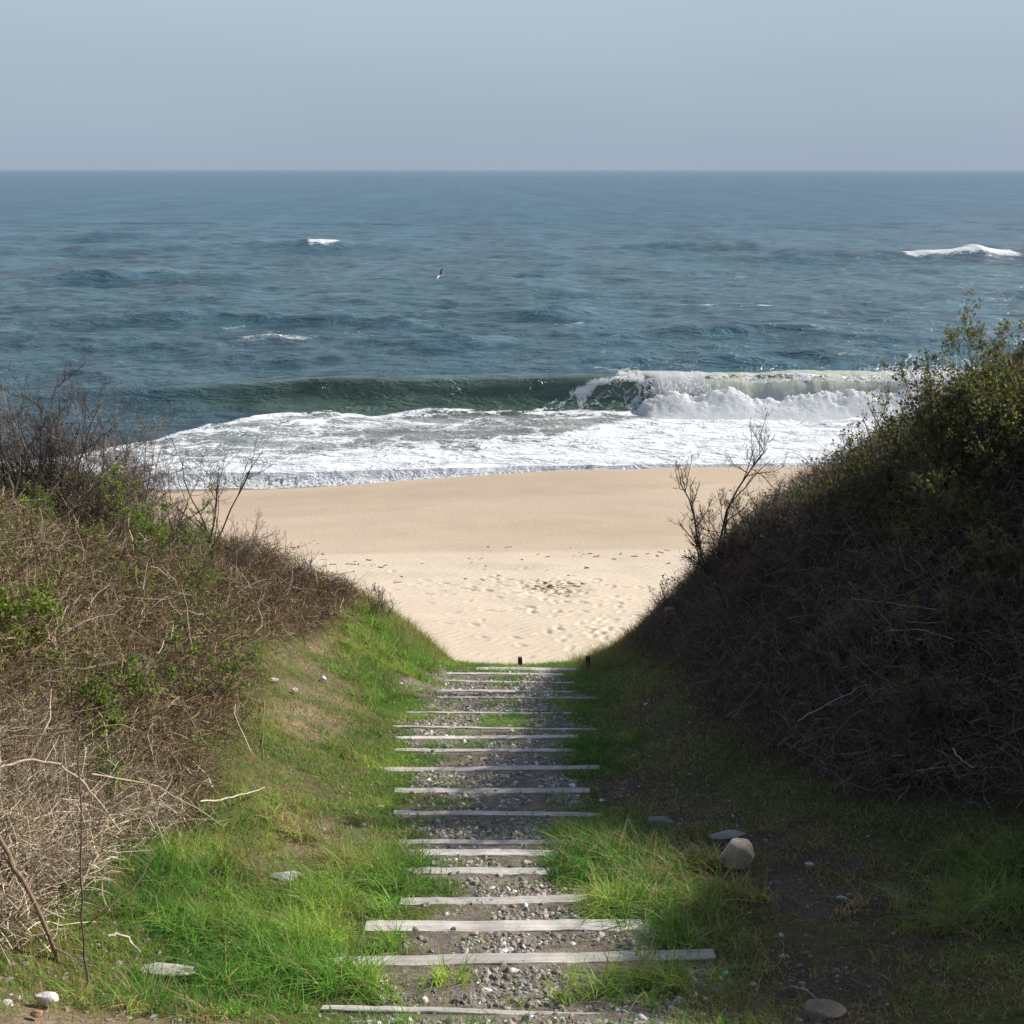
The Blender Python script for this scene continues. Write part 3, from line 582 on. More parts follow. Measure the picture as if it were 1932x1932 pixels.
# stub posts beyond the last step, and the end of a board on the right dune
def post(px, py_t, py_b, wpx, y, lab, col, name='wooden_post', cat_='post'):
    a = aty(px, py_t, y); b = aty(px, py_b, y); w_ = wpx * 1024 / 1932 * y / FPX; o = timber(name, .9, w_, w_ * .9, 700 + int(px), M['darkwood'], col, .002)
    o.rotation_euler = (0, -math.pi / 2, 0); o.location = (a[0] + w_ * .45, a[1], a[2] - .45); tag(o, lab, cat_, None); return o
po = post(973, 1240, 1262, 10, 16.5, 'short dark post past the last step, left of the pair', (.055, .042, .032)); po['group'] = 'stub posts'
po = post(1101, 1238, 1275, 10, 16.1, 'short dark post at the right end of the last step', (.055, .042, .032)); po['group'] = 'stub posts'
post(1246, 1148, 1200, 24, 15.6, 'tan wooden post top showing over the right dune edge', (.30, .17, .075))

# ------------------------------------------------------------------ rocks, sticks
def rock(name, px, py, size, lab, col, seed, sink=.3, rot=0, tilt=0, cat_='rock', loc=None):
    bm = bmesh.new(); bmesh.ops.create_icosphere(bm, subdivisions=4, radius=1); r = np.random.default_rng(seed)
    pl = [(norm(r.normal(0, 1, 3)), r.uniform(.5, .85)) for _ in range(16)]
    V = np.array([v.co[:] for v in bm.verts]); 
    for n_, d_ in pl:
        q = V @ n_; V = V - np.maximum(q - d_, 0)[:, None] * n_ * .92
    V *= (1 + .12 * (fbm(V[:, 0] * 3 + 9, V[:, 1] * 3 + V[:, 2] * 2.3 + 5, seed, 4) - .5))[:, None]
    V = V * np.array(size); F = np.array([[v.index for v in f.verts] for f in bm.faces]); bm.free()
    o = mesh_np(name, V, F, M['rock'], None, True, {'col': ('FLOAT_COLOR', rgba(np.tile(col, (len(V), 1))))})
    p = hit(px, py) if loc is None else np.array(loc); o.location = (p[0], p[1], float(T(p[0], p[1])) + size[2] * (1 - sink) * .6 + .02); o.rotation_euler = (tilt, rot * .3, rot); tag(o, lab, cat_); return o
rock('boulder', 1384, 1636, (.165, .12, .17), 'pale tan boulder at the right edge of the tall grass', (.66, .53, .38), 1, .15, .5, .2)
rock('flat_stone', 1378, 1585, (.19, .07, .03), 'flat grey stone lying in shade behind the tan boulder', (.30, .28, .24), 2, -.3)
rock('flat_stone', 1248, 1558, (.13, .09, .045), 'low grey stone half buried in the shaded grass', (.17, .18, .13), 3)
rock('flat_stone', 1550, 1921, (.14, .09, .04), 'brownish stone in grass at the bottom right', (.20, .17, .11), 4)
rock('flat_stone', 312, 1840, (.24, .075, .025), 'long pale grey stone in grass at the lower left', (.48, .46, .40), 5, .1)
rock('flat_stone', 541, 1666, (.14, .07, .04), 'flat pale stone half hidden in grass left of the path', (.48, .47, .45), 6, -.2)
rock('small_stone', 609, 1288, (.045, .04, .035), 'small bluish white stone on the dry left verge', (.62, .66, .72), 7, -.3)
rock('small_stone', 518, 1291, (.05, .04, .035), 'round white stone by the edge of the left thicket', (.70, .68, .6), 8, -.3)
rock('small_stone', 556, 1310, (.04, .035, .03), 'small cream stone on dry grass left of the path', (.66, .62, .5), 9, -.3)
rock('small_stone', 90, 1900, (.075, .045, .035), 'white chunky stone at the lower left corner', (.6, .57, .52), 10, -.2)
rock('small_stone', 70, 1925, (.04, .03, .022), 'orange stone chip at the bottom left corner', (.42, .21, .14), 11, -.2)
rock('small_stone', 1528, 1641, (.045, .03, .025), 'small white stone on the shaded dirt trail, right of the boulder', (.55, .5, .42), 12, -.3)
rock('small_stone', 1587, 1703, (.04, .022, .02), 'small white chip on shaded trail below the right dune', (.55, .56, .5), 13, -.3)
def stick(name, pts, r0, r1, lab, col, lift=.05, wob=.01, y=None, seed=0, cat_='branch', sub=5, br=0):
    r = np.random.default_rng(seed + 900); Pw_ = np.array([hit(a, b) + np.array([0, 0, lift * l]) - ray(a, b) * lift * 1.2 * l for a, b, l in pts])
    n = (len(Pw_) - 1) * sub + 1; ti = np.linspace(0, len(Pw_) - 1, n); P = np.stack([np.interp(ti, range(len(Pw_)), Pw_[:, k]) for k in range(3)], -1)
    for _ in range(14): P[1:-1] = (P[:-2] + 2 * P[1:-1] + P[2:]) / 4
    P[1:-1] += r.normal(0, wob * .5, (n - 2, 3)); R = np.linspace(r0, r1, n) * .6 * r.uniform(.88, 1.1, n); V, F = tubes(P[None], R[None], 7)
    parts = [(V, F, np.tile(col, (len(V), 1)))]
    if br:
        k = r.integers(2, n - 1, br); d = norm(P[k] - P[k - 1] + r.normal(0, .5, (br, 3))); L = r.uniform(.12, .4, br) ; Q = grow(P[k], d, L, 6, .22, .05, r)
        V, F = tubes(Q, np.linspace(.5, .15, 6)[None] * R[k][:, None], 4); parts.append((V, F, np.tile(col, (len(V), 1))))
    V, F, A = cat(parts); b0 = P[0].copy(); o = mesh_np(name, V - b0, F, M['twig'], None, True, {'col': ('FLOAT_COLOR', rgba(A))}); o.location = b0; tag(o, lab, cat_); return o
PALE = (.42, .34, .25); GREYT = (.36, .32, .28)
stick('bare_branch', [(-20, 1512, 4), (60, 1505, 6), (140, 1528, 7), (190, 1580, 6), (235, 1612, 3)], .016, .010, 'pale arching bare branch at the left edge over the dead brush', PALE, br=6, seed=1)
stick('bare_branch', [(0, 1655, 5), (70, 1750, 4), (110, 1815, 0)], .024, .018, 'thick brown leaning stem at the lower left corner', (.22, .155, .11), lift=.06, seed=2, br=4)
stick('bare_branch', [(180, 1535, 6), (300, 1528, 5), (420, 1580, 2)], .011, .006, 'long thin pale branch stretched over the brush toward the grass', PALE, seed=3, br=8)
stick('bare_branch', [(205, 1780, 1), (235, 1775, 1.5), (265, 1800, .2)], .016, .012, 'curved pale stick lying on grass near the long pale stone', (.5, .44, .34), seed=4)
stick('bare_branch', [(190, 1748, 2), (260, 1722, 2.5), (290, 1665, 4), (296, 1650, 4.5)], .009, .005, 'dark thin twig poking up from grass at the lower left', (.10, .075, .055), seed=5)
stick('bare_branch', [(165, 1880, 0), (166, 1800, 5), (172, 1700, 9), (176, 1640, 12)], .010, .005, 'upright dark bare sapling stem at the lower left', (.12, .09, .07), lift=.07, seed=6, br=8)
stick('bare_branch', [(500, 1330, 1), (494, 1400, .4), (497, 1435, .1)], .013, .009, 'thin vertical stem hanging at the edge of the left thicket', (.20, .14, .09), seed=7)
stick('bare_branch', [(380, 1545, 3), (440, 1530, 2), (500, 1500, 1.5)], .013, .007, 'forked pale branch end sticking out over the green grass', (.5, .45, .35), seed=8, br=3)
stick('bare_branch', [(1492, 1868, .5), (1515, 1872, .8), (1540, 1890, .3)], .010, .007, 'short pale driftwood stick in shaded grass, lower right', GREYT, seed=9)
stick('bare_branch', [(640, 1172, 3), (680, 1195, 3), (705, 1215, 2), (650, 1176, 3)][:3], .012, .006, 'crooked pale branch at the foot of the left thicket top', GREYT, seed=10, br=5)
stick('bare_branch', [(1500, 1440, 4), (1545, 1410, 4), (1630, 1372, 4)], .010, .005, 'long thin pale branch arching in the dark right thicket', GREYT, lift=.1, seed=11, br=2)
stick('bare_branch', [(1790, 1480, 3), (1800, 1500, 3), (1830, 1518, 3)], .010, .006, 'short curved pale branch low in the right thicket', GREYT, lift=.1, seed=12)
stick('bare_branch', [(1600, 1200, 4), (1680, 1215, 4), (1760, 1230, 4)], .011, .006, 'pale crooked branch across the middle of the right thicket', GREYT, lift=.1, seed=13, br=3)
stick('bare_branch', [(1660, 1270, 4), (1730, 1262, 4), (1790, 1290, 4)], .009, .005, 'pale branch curving down, below the crooked one in the right thicket', GREYT, lift=.1, seed=14, br=3)

# ------------------------------------------------------------------ pebbles and shell bits
def scatter(n, f, x0, x1, y0, y1, r=rng):
    x = r.uniform(x0, x1, n); y = r.uniform(y0, y1, n); k = r.uniform(0, 1, n) < f(x, y); return x[k], y[k]
def pebs(n, f, box, smin, smax, r):
    x, y = scatter(n, f, *box, r); m = len(x); sz = smin * (smax / smin) ** (r.uniform(0, 1, m) ** 2.2)
    O = np.array([(math.cos(a), math.sin(a), 0) for a in np.arange(6) * math.pi / 3] + [(.5 * math.cos(a), .5 * math.sin(a), .75) for a in np.arange(6) * math.pi / 3 + .4] + [(0, 0, .85)])
    Fq = np.array([(i, (i + 1) % 6, 6 + i) for i in range(6)] + [((i + 1) % 6, 6 + (i + 1) % 6, 6 + i) for i in range(6)] + [(6 + i, 6 + (i + 1) % 6, 12) for i in range(6)])
    a = r.uniform(0, 6.28, m); sx = sz * r.uniform(.8, 1.4, m); sy = sz * r.uniform(.5, 1, m); szz = sz * r.uniform(.35, .8, m)
    J = O[None] * r.uniform(.8, 1.2, (m, 13, 1)); lx, ly, lz = J[..., 0] * sx[:, None], J[..., 1] * sy[:, None], J[..., 2] * szz[:, None]
    tx = r.normal(0, .25, m)[:, None]; lz = lz + lx * tx
    V = np.stack([x[:, None] + lx * np.cos(a)[:, None] - ly * np.sin(a)[:, None], y[:, None] + lx * np.sin(a)[:, None] + ly * np.cos(a)[:, None], T(x, y)[:, None] + lz + .001], -1)
    F = Fq[None] + (np.arange(m) * 13)[:, None, None]; pal = np.array([(.23, .20, .17), (.33, .29, .245), (.16, .145, .13), (.50, .46, .41), (.27, .19, .14), (.66, .64, .60), (.27, .25, .24)])
    pc = pal[r.choice(7, m, p=[.28, .2, .22, .08, .08, .05, .09])] * r.uniform(.8, 1.15, (m, 1)); return V.reshape(-1, 3), F.reshape(-1, 3), np.repeat(pc, 13, 0)
rp = np.random.default_rng(21)
pa = pebs(120000, lambda x, y: .02 + .8 * (1 - .9 * nearstep(x, y)) * pathmask(x, y) * sstep(.30, .55, fbm(x * 2.4, y * 2.4, 91, 3)), (-1.6, 1.9, 5.0, 16.3), .007, .034, rp)
pb = pebs(9000, lambda x, y: .05 + .9 * inblobs(x, y, DIRT), (-3.6, 4.2, 5.0, 15), .005, .024, rp)
pc = pebs(900, lambda x, y: sstep(6.6, 5.6, y + .15 * x), (-4.2, -1.5, 5.0, 7), .008, .035, rp)
V, F, A = cat([pa, pb, pc])
tag(mesh_np('gravel', V, F, M['peb'], None, False, {'col': ('FLOAT_COLOR', rgba(A))}), 'pebbles and shell bits on the path between the timber steps', 'gravel', kind='stuff')
# bits of dried weed on the beach
nw = 520; wp_ = []
for cx, cy, n, sx, sy in [(525, 1005, 20, .5, .4), (640, 1045, 10, 3, .3), (720, 1050, 10, 3.5, .35), (1040, 1100, 60, .35, .35), (950, 1040, 10, 4, .4), (1120, 1020, 10, 2.2, .25), (860, 1080, 10, 2, .8), (1250, 1025, 20, 2, .3)]:
    p = atz(cx, cy, 1.4); wp_.append(np.stack([r2.normal(p[0], sx, n), r2.normal(p[1], sy, n)], -1))
wp_ = np.concatenate(wp_); S = np.concatenate([wp_, (T(wp_[:, 0], wp_[:, 1]) + .01)[:, None]], 1)
Pq = grow(S, np.concatenate([r2.normal(0, 1, (len(S), 2)), np.zeros((len(S), 1))], 1), r2.uniform(.05, .22, len(S)), 5, .3, 0, r2); Pq[..., 2] = T(Pq[..., 0], Pq[..., 1]) + .012
V, F = tubes(Pq, np.repeat(r2.uniform(.004, .013, len(S))[:, None], 5, 1), 4)
tag(mesh_np('seaweed_litter', V, F, M['twig'], None, False, {'col': ('FLOAT_COLOR', rgba(np.tile((.13, .085, .055), (len(V), 1))))}), 'scraps of dried weed strewn on the dry sand', 'seaweed', kind='stuff')

# ------------------------------------------------------------------ grass
def blades(x, y, Hh, wd, lean, col, r, sink=.005, windx=-.15):
    n = len(x); K = 4; a = r.uniform(0, 6.28, n); ld = np.stack([np.cos(a), np.sin(a)], -1) * lean[:, None] + np.array([windx, -.05])[None] * lean[:, None]
    t_ = np.linspace(0, 1, K)[None]; b = np.stack([x, y, T(x, y) - sink], -1)
    cx = b[:, None, 0] + ld[:, None, 0] * Hh[:, None] * t_ ** 2; cy = b[:, None, 1] + ld[:, None, 1] * Hh[:, None] * t_ ** 2; cz = b[:, None, 2] + Hh[:, None] * (t_ - .28 * np.minimum(lean, 1.6)[:, None] * t_ ** 2)
    fa = r.uniform(0, 6.28, n); sx, sy = np.cos(fa)[:, None], np.sin(fa)[:, None]; ww = wd[:, None] * (1 - t_ * .92) * .5
    V = np.stack([np.stack([cx - sx * ww, cy - sy * ww, cz], -1), np.stack([cx + sx * ww, cy + sy * ww, cz], -1)], 2)
    base = (np.arange(n) * K * 2)[:, None] + (np.arange(K - 1) * 2)[None]; F = np.stack([base, base + 1, base + 3, base + 2], -1).reshape(-1, 4)
    cc = col[:, None, None, :] * np.ones((1, K, 2, 1)); return V.reshape(-1, 3), F, cc.reshape(-1, 3)
rg = np.random.default_rng(33)
def gd(x, y):
    d = np.clip(inblobs(x, y, DIRT) * 1.1, 0, 1); p = pathmask(x, y); tk = np.where(x < 0, thick_l(x, y), thick_r(x, y)); lu = inblobs(x, y, LUSH)
    g = .28 + .9 * sstep(.35, .6, fbm(x * 1.6, y * 1.6, 95, 4)); g = np.maximum(g, lu * 1.2)
    return np.clip(g * (1 - .93 * d) * (1 - .92 * p * (1 - .75 * sstep(.5, .64, fbm(x * 1.8, y * 1.8, 97, 3)))) * (1 - .8 * tk) * (1 - .38 * sstep(1.0, 1.8, x) * (1 - lu)) * sstep(17.4, 16.7, y - .3 * np.minimum(np.abs(x), 5)) * (1 - .93 * nearstep(x, y)), 0, 1)
def gcol(x, y, r, yellow=0.0):
    n = len(x); k = fbm(x * .9, y * .9, 99, 3); q = r.uniform(0, 1, n)
    g1, g2, g3, st = np.array([.060, .165, .028]), np.array([.15, .31, .05]), np.array([.29, .39, .08]), np.array([.36, .28, .15])
    m = np.clip((k - .35) * 2.5 + r.normal(0, .25, n) + yellow, 0, 1)[:, None]; c = g1 * (1 - m) + g2 * m; m2 = np.clip((fbm(x * 1.7, y * 1.7, 98, 3) - .48) * 3 + r.normal(0, .2, n), 0, 1)[:, None]
    c = c * (1 - m2) + g3 * m2; dryp = .11 + .42 * sstep(.9, 1.8, x) * (1 - inblobs(x, y, LUSH) * .8) + .55 * np.clip(inblobs(x, y, [(a, b, c_ * 1.6, d_ * 1.6, s_) for a, b, c_, d_, s_ in DIRT]), 0, 1) + .35 * sstep(.4, .8, np.where(x < 0, thick_l(x, y), thick_r(x, y)))
    return np.where((q < dryp)[:, None], st * r.uniform(.6, 1.1, (n, 1)), c)
parts = []
# short turf everywhere
x, y = scatter(420000, gd, -4.6, 5.2, 4.9, 18.6, rg); lu = inblobs(x, y, LUSH)
Hh = rg.uniform(.03, .085, len(x)) * (1 + .9 * lu); parts.append(blades(x, y, Hh, rg.uniform(.0045, .010, len(x)) * (1 + (y - 5) * .03), rg.uniform(.2, 1.8, len(x)), gcol(x, y, rg) * rg.uniform(.7, 1.35, (len(x), 1)), rg))
# tufts of long blades in the lush places
cx, cy = scatter(17000, lambda x, y: np.clip(inblobs(x, y, LUSH) * 1.4 - .15, 0, 1) * sstep(.30, .5, fbm(x * 3, y * 3, 131, 3)) * (1 - .95 * nearstep(x, y)), -4, 5, 5, 17, rg); nb = 22
x = (cx[:, None] + rg.normal(0, .035, (len(cx), nb))).ravel(); y = (cy[:, None] + rg.normal(0, .035, (len(cx), nb))).ravel(); lu = inblobs(x, y, LUSH)
Hh = rg.uniform(.09, .30, len(x)) * (.55 + .5 * lu); parts.append(blades(x, y, Hh, rg.uniform(.006, .015, len(x)), rg.uniform(.3, 1.7, len(x)), gcol(x, y, rg, .15) * np.repeat(rg.uniform(.6, 1.45, len(cx)), nb)[:, None], rg))
# scattered tufts all over
cx, cy = scatter(6000, lambda x, y: gd(x, y) * .55, -4.4, 5, 5, 17, rg); nb = 14
x = (cx[:, None] + rg.normal(0, .03, (len(cx), nb))).ravel(); y = (cy[:, None] + rg.normal(0, .03, (len(cx), nb))).ravel()
parts.append(blades(x, y, rg.uniform(.06, .15, len(x)), rg.uniform(.004, .007, len(x)), rg.uniform(.3, 1.4, len(x)), gcol(x, y, rg), rg))
V, F, A = cat(parts); print('grass faces', len(F))
tag(mesh_np('grass', V, F, M['grass'], None, False, {'col': ('FLOAT_COLOR', rgba(A))}), 'green and dry grass covering both sides of the path', 'grass', kind='stuff')
# straw-coloured dead grass lying on the worn strips and dune lip
parts = []
x, y = scatter(130000, lambda x, y: np.clip(inblobs(x, y, DIRT) * .9 + .35 * sstep(15.2, 16.5, y) + .22, 0, 1) * (1 - .9 * nearstep(x, y)), -3.6, 4.6, 5, 18.4, rg); c = np.array([.33, .25, .14]) * rg.uniform(.5, 1.15, (len(x), 1))
parts.append(blades(x, y, rg.uniform(.02, .06, len(x)), rg.uniform(.003, .006, len(x)), rg.uniform(1, 2.5, len(x)), c, rg))
# straw at foot of the thickets
x, y = scatter(50000, lambda x, y: np.where(x < 0, np.exp(-((x - xl(y)) / .35) ** 2), .5 * np.exp(-((x - xr(y)) / .35) ** 2)), -5, 5.4, 5.2, 17.4, rg); c = np.array([.32, .26, .13]) * rg.uniform(.5, 1.1, (len(x), 1))
parts.append(blades(x, y, rg.uniform(.06, .2, len(x)), rg.uniform(.003, .006, len(x)), rg.uniform(.4, 1.6, len(x)), c, rg))
cx, cy = scatter(5200, lambda x, y: sstep(14.8, 15.8, y - .2 * np.abs(x)) * sstep(.9, 1.3, np.abs(x)), -6, 6, 15, 18.8, rg); nb = 12
x = (cx[:, None] + rg.normal(0, .035, (len(cx), nb))).ravel(); y = (cy[:, None] + rg.normal(0, .035, (len(cx), nb))).ravel(); c = np.where(rg.uniform(0, 1, (len(x), 1)) < .45, np.array([[.14, .19, .04]]), np.array([[.30, .24, .13]])) * rg.uniform(.6, 1.2, (len(x), 1))
parts.append(blades(x, y, rg.uniform(.08, .26, len(x)), rg.uniform(.005, .010, len(x)), rg.uniform(.2, 1.2, len(x)), c, rg))
V, F, A = cat(parts); tag(mesh_np('dry_grass', V, F, M['grass'], None, False, {'col': ('FLOAT_COLOR', rgba(A))}), 'straw-coloured dead grass on the worn strips beside the path', 'dry grass', kind='stuff')

# ------------------------------------------------------------------ thickets
def thicket(n, f, box, hfun, pal, r, rad=(.0017, .0052), Ls=(.15, .5), droop=-.05, upd=.35):
    x, y = scatter(n, f, *box, r); m = len(x); hh = hfun(x, y); zt = hh * r.uniform(0, 1, m) ** .7
    S = np.stack([x, y, T(x, y) + zt], -1); D = r.normal(0, 1, (m, 3)); D[:, 2] = np.abs(D[:, 2]) * .7 + upd * r.normal(.6, .6, m)
    L = Ls[0] + (Ls[1] - Ls[0]) * r.uniform(0, 1, m) ** 1.6; P = grow(S - norm(D) * L[:, None] * .35, D, L, 6, .22, droop, r)
    low = T(P[..., 0], P[..., 1]); P[..., 2] = np.maximum(P[..., 2], low + .01)
    R = (rad[0] * (rad[1] / rad[0]) ** (r.uniform(0, 1, m) ** 2.5))[:, None] * np.linspace(1.2, .45, 6)[None]
    V, F = tubes(P, R, 3); c = np.array(pal)[r.integers(0, len(pal), m)] * r.uniform(.6, 1.25, (m, 1)); return V, F, tube_attr(c, 6), P
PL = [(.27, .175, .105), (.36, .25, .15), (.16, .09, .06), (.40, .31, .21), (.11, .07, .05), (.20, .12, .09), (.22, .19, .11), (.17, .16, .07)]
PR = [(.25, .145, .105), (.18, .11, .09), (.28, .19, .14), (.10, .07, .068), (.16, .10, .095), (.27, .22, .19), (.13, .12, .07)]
rt = np.random.default_rng(44)
LVB = [blob(330, 1130, .5, .8, .6), blob(250, 1190, .6, .8, .5)]
def hL(x, y): return (1 - .35 * np.clip(inblobs(x, y, LVA), 0, 1)) * (.22 + .35 * sstep(0, 1.5, xl(y) - x) + .35 * (fbm(x * .9, y * .9, 121, 3) - .5)) * (1 - .25 * sstep(13, 16, y)) + .02
def hR(x, y): return (1 - .93 * np.exp(-((x - 5.8) ** 2 / 2.4 + (y - 9.6) ** 2 / .5))) * hR0(x, y)  # gap shaped into the out-of-view brush so sun reaches the boulder
def hR0(x, y): return .75 * sstep(.50, .64, x / y) * sstep(10.5, 9, y) + .30 * sstep(.28, .40, x / y) * sstep(8.5, 10, y) + (.28 + .5 * sstep(0, 1.8, x - xr(y)) + .4 * (fbm(x * .9, y * .9, 123, 3) - .5)) * (1 - .25 * sstep(13, 16, y)) + .02  # first term: extra height added out of view to shade the lower right
LVA = [blob(170, 950, 1.1, 1.6, 1), blob(330, 1050, .6, 1, .6), blob(80, 960, 1, 1.2, .7)]
visL = lambda x, y: thick_l(x, y) * sstep(-.62, -.54, x / y) * sstep(17.8, 16.6, y)
a1 = thicket(240000, lambda x, y: visL(x, y) * .75, (-9.5, -.9, 5.4, 17.4), hL, PL, rt, (.0014, .0042), (.12, .42))
a2 = thicket(3500, lambda x, y: visL(x, y) * .8, (-9.5, -.9, 5.4, 17.2), hL, [(.42, .34, .26), (.36, .30, .24), (.30, .22, .16)], rt, (.005, .010), (.4, 1.0), -.02)
near = thicket(42000, lambda x, y: thick_l(x, y) * sstep(8.2, 7.4, y) * sstep(-.62, -.54, x / y), (-5, -1.8, 5.4, 8.4), lambda x, y: .25 + 0 * x, [(.70, .62, .48), (.60, .52, .39), (.46, .38, .27), (.30, .23, .16)], rt, (.0016, .0048), (.2, .6), -.06, .9)
V, F, A = cat([a1[:3], a2[:3], near[:3]]); print('thicket L', len(F))
tag(mesh_np('bramble_thicket', V, F, M['twig'], None, False, {'col': ('FLOAT_COLOR', rgba(A))}), 'tangle of dead brown brush covering the sunlit left dune', 'brush', kind='stuff')
visR = lambda x, y: thick_r(x, y) * sstep(1.02, .96, x / y - .4 * sstep(9, 11, y) * 1.05 + .0) * sstep(17.8, 16.6, y)  # runs on past the right view edge; that unseen part casts shade
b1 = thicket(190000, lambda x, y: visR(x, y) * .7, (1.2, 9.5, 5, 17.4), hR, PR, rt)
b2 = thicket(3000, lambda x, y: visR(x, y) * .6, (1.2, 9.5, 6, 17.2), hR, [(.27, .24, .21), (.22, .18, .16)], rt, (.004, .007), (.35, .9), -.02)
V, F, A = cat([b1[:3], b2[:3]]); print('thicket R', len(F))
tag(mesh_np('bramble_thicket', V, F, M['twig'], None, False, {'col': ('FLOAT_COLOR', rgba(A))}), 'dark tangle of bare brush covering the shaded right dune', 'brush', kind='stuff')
# sparse leaves inside the thickets
def tleaves(P, f, n, size, pal, r):
    k = r.integers(0, len(P), n); j = r.integers(2, 6, n); C_ = P[k, j]; keep = r.uniform(0, 1, n) < f(C_[:, 0], C_[:, 1], C_[:, 2]); C_ = C_[keep]; V, F = leaves(C_, r.uniform(*size, len(C_)), r)
    c = np.array(pal)[r.integers(0, len(pal), len(C_))] * r.uniform(.7, 1.2, (len(C_), 1)); return V, F, np.repeat(c, 4, 0)
GL = [(.14, .20, .04), (.19, .25, .055), (.11, .155, .035)]
LV = [blob(170, 950, 1.1, 1.6, 1), blob(330, 1050, .6, 1, .6), blob(80, 960, 1, 1.2, .7), blob(30, 1290, .45, .7, .8), blob(380, 1200, .4, .6, .5), blob(180, 1350, .5, .6, .45), blob(190, 1450, .3, .4, .5), blob(30, 1120, .8, 1.2, .45)]
l1 = tleaves(a1[3], lambda x, y, z: .05 + inblobs(x, y, LV), 170000, (.018, .04), GL, rt)
RVp = [blob(1860, 1190, .4, .5, .7), blob(1790, 1240, .25, .3, .6), blob(1905, 1355, .5, .4, .6), blob(1300, 1100, .4, .6, .4), blob(1700, 950, 1.2, 2, .25), blob(1850, 900, 1, 2, .4), (5.6, 7.6, 1.6, 2.2, .7)]  # last blob: unseen leaves added beyond the right edge for shade
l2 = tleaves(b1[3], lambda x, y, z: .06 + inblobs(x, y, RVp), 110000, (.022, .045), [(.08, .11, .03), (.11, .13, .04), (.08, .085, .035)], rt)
for l_, lb in ((l1, 'sparse fresh green leaves sprouting through the left brush'), (l2, 'sparse green leaves sprouting through the dark right brush')):
    tag(mesh_np('foliage', l_[0], l_[1], M['leaf'], None, False, {'col': ('FLOAT_COLOR', rgba(l_[2]))}), lb, 'leaves', kind='stuff')

# ------------------------------------------------------------------ individual shrubs
def shrub(name, base, Hs, lab, group=None, seed=0, stems=5, spread=.45, kids=(6, 6, 5), ratio=(.55, .5, .5), r0=.02, col=(.14, .11, .09), leaf=0, lsize=(.025, .05), lcol=GL, patch=None, lean=(0, 0), wander=.16, up=.1, tipcol=None, leafpos=.35, cat_='shrub'):
    r = np.random.default_rng(seed + 4000); base = np.asarray(base, float); root = empty(name, base); tag(root, lab, cat_, group)
    S = np.zeros((stems, 3)); S[:, :2] = r.normal(0, .05 * Hs, (stems, 2)); S[:, 2] = -.05
    D = np.stack([r.normal(lean[0], spread, stems), r.normal(lean[1], spread, stems), np.ones(stems)], -1); L = Hs * r.uniform(.65, 1.05, stems)
    P = grow(S, D, L, 8, wander, up, r); R = r0 * r.uniform(.7, 1.1, stems)[:, None] * np.linspace(1, .3, 8)[None]
    lv = [(P, R)]
    for n_, ra in zip(kids, ratio):
        Pp, Rp = lv[-1]; m = len(Pp) * n_; Kp = Pp.shape[1]; par = np.repeat(np.arange(len(Pp)), n_); tq = r.uniform(.22, .98, m) * (Kp - 1); i = np.minimum(tq.astype(int), Kp - 2); fq = (tq - i)[:, None]
        S = Pp[par, i] * (1 - fq) + Pp[par, i + 1] * fq; pd = norm(Pp[par, i + 1] - Pp[par, i]); D = pd + r.normal(0, .62, (m, 3)); plen = np.linalg.norm(Pp[par, -1] - Pp[par, 0], axis=1)
        L = plen * ra * r.uniform(.6, 1.1, m) * (1.15 - .5 * tq / (Kp - 1)); P = grow(S, D, L, 6, wander * 1.2, up, r); rr = np.maximum(Rp[par, i] * .6, .0016); R = rr[:, None] * np.linspace(1, .4, 6)[None]; lv.append((P, np.maximum(R, .0013)))
    def mk(nm, ls, sides, c):
        ps = []
        for P, R in ls:
            V, F = tubes(P, R, sides); ps.append((V, F, np.tile(c, (len(V), 1)) * np.repeat(r.uniform(.75, 1.25, (len(P), 1)), P.shape[1] * sides, 0)))
        V, F, A = cat(ps); return mesh_np(nm, V, F, M['twig'], root, sides > 3, {'col': ('FLOAT_COLOR', rgba(A))})
    mk('branches', lv[:2], 6, col); mk('crown', lv[2:], 3, tipcol or col)
    if leaf:
        Pt = np.concatenate([l[0] for l in lv[-2:]]); k = r.integers(0, len(Pt), leaf); j = r.integers(2, 6, leaf); C_ = Pt[k, j] + r.normal(0, .012, (leaf, 3)); ok = C_[:, 2] > Hs * leafpos * r.uniform(.2, 1.2, leaf); C_ = C_[ok]
        if patch:
            cx, cy, rx, ry, n_ = patch; a = r.uniform(0, 6.28, n_); q = np.sqrt(r.uniform(0, 1, n_)) * 1.1; x = cx + np.cos(a) * q * rx; y = cy + np.sin(a) * q * ry; k = r.uniform(0, 1, n_) < sstep(.36, .58, fbm(x * 2.1, y * 2.1, seed, 4)) * (1.25 - q); x, y = x[k], y[k]
            z = T(x, y) + hL(x, y) * r.uniform(.75, 1.5, len(x)) + .04; C_ = np.concatenate([C_, np.stack([x, y, z], -1) - base])
        V, F = leaves(C_, r.uniform(*lsize, len(C_)), r); c = np.array(lcol)[r.integers(0, len(lcol), len(C_))] * r.uniform(.7, 1.25, (len(C_), 1))
        mesh_np('foliage', V, F, M['leaf'], root, False, {'col': ('FLOAT_COLOR', rgba(np.repeat(c, 4, 0)))})
    return root
def on(px, y):           # ground point on the ray column px at distance y
    x = ray(px, 966)[0] / ray(px, 966)[1] * y; return (x, y, float(T(x, y)))
def top(px, py, y):      # ground point and height of a shrub whose top shows at (px, py) at distance y
    p = aty(px, py, y); g = float(T(p[0], y)); return (p[0], y, g), max(.25, float(p[2] - g))
GB = (.24, .19, .16); DK = (.085, .065, .055)
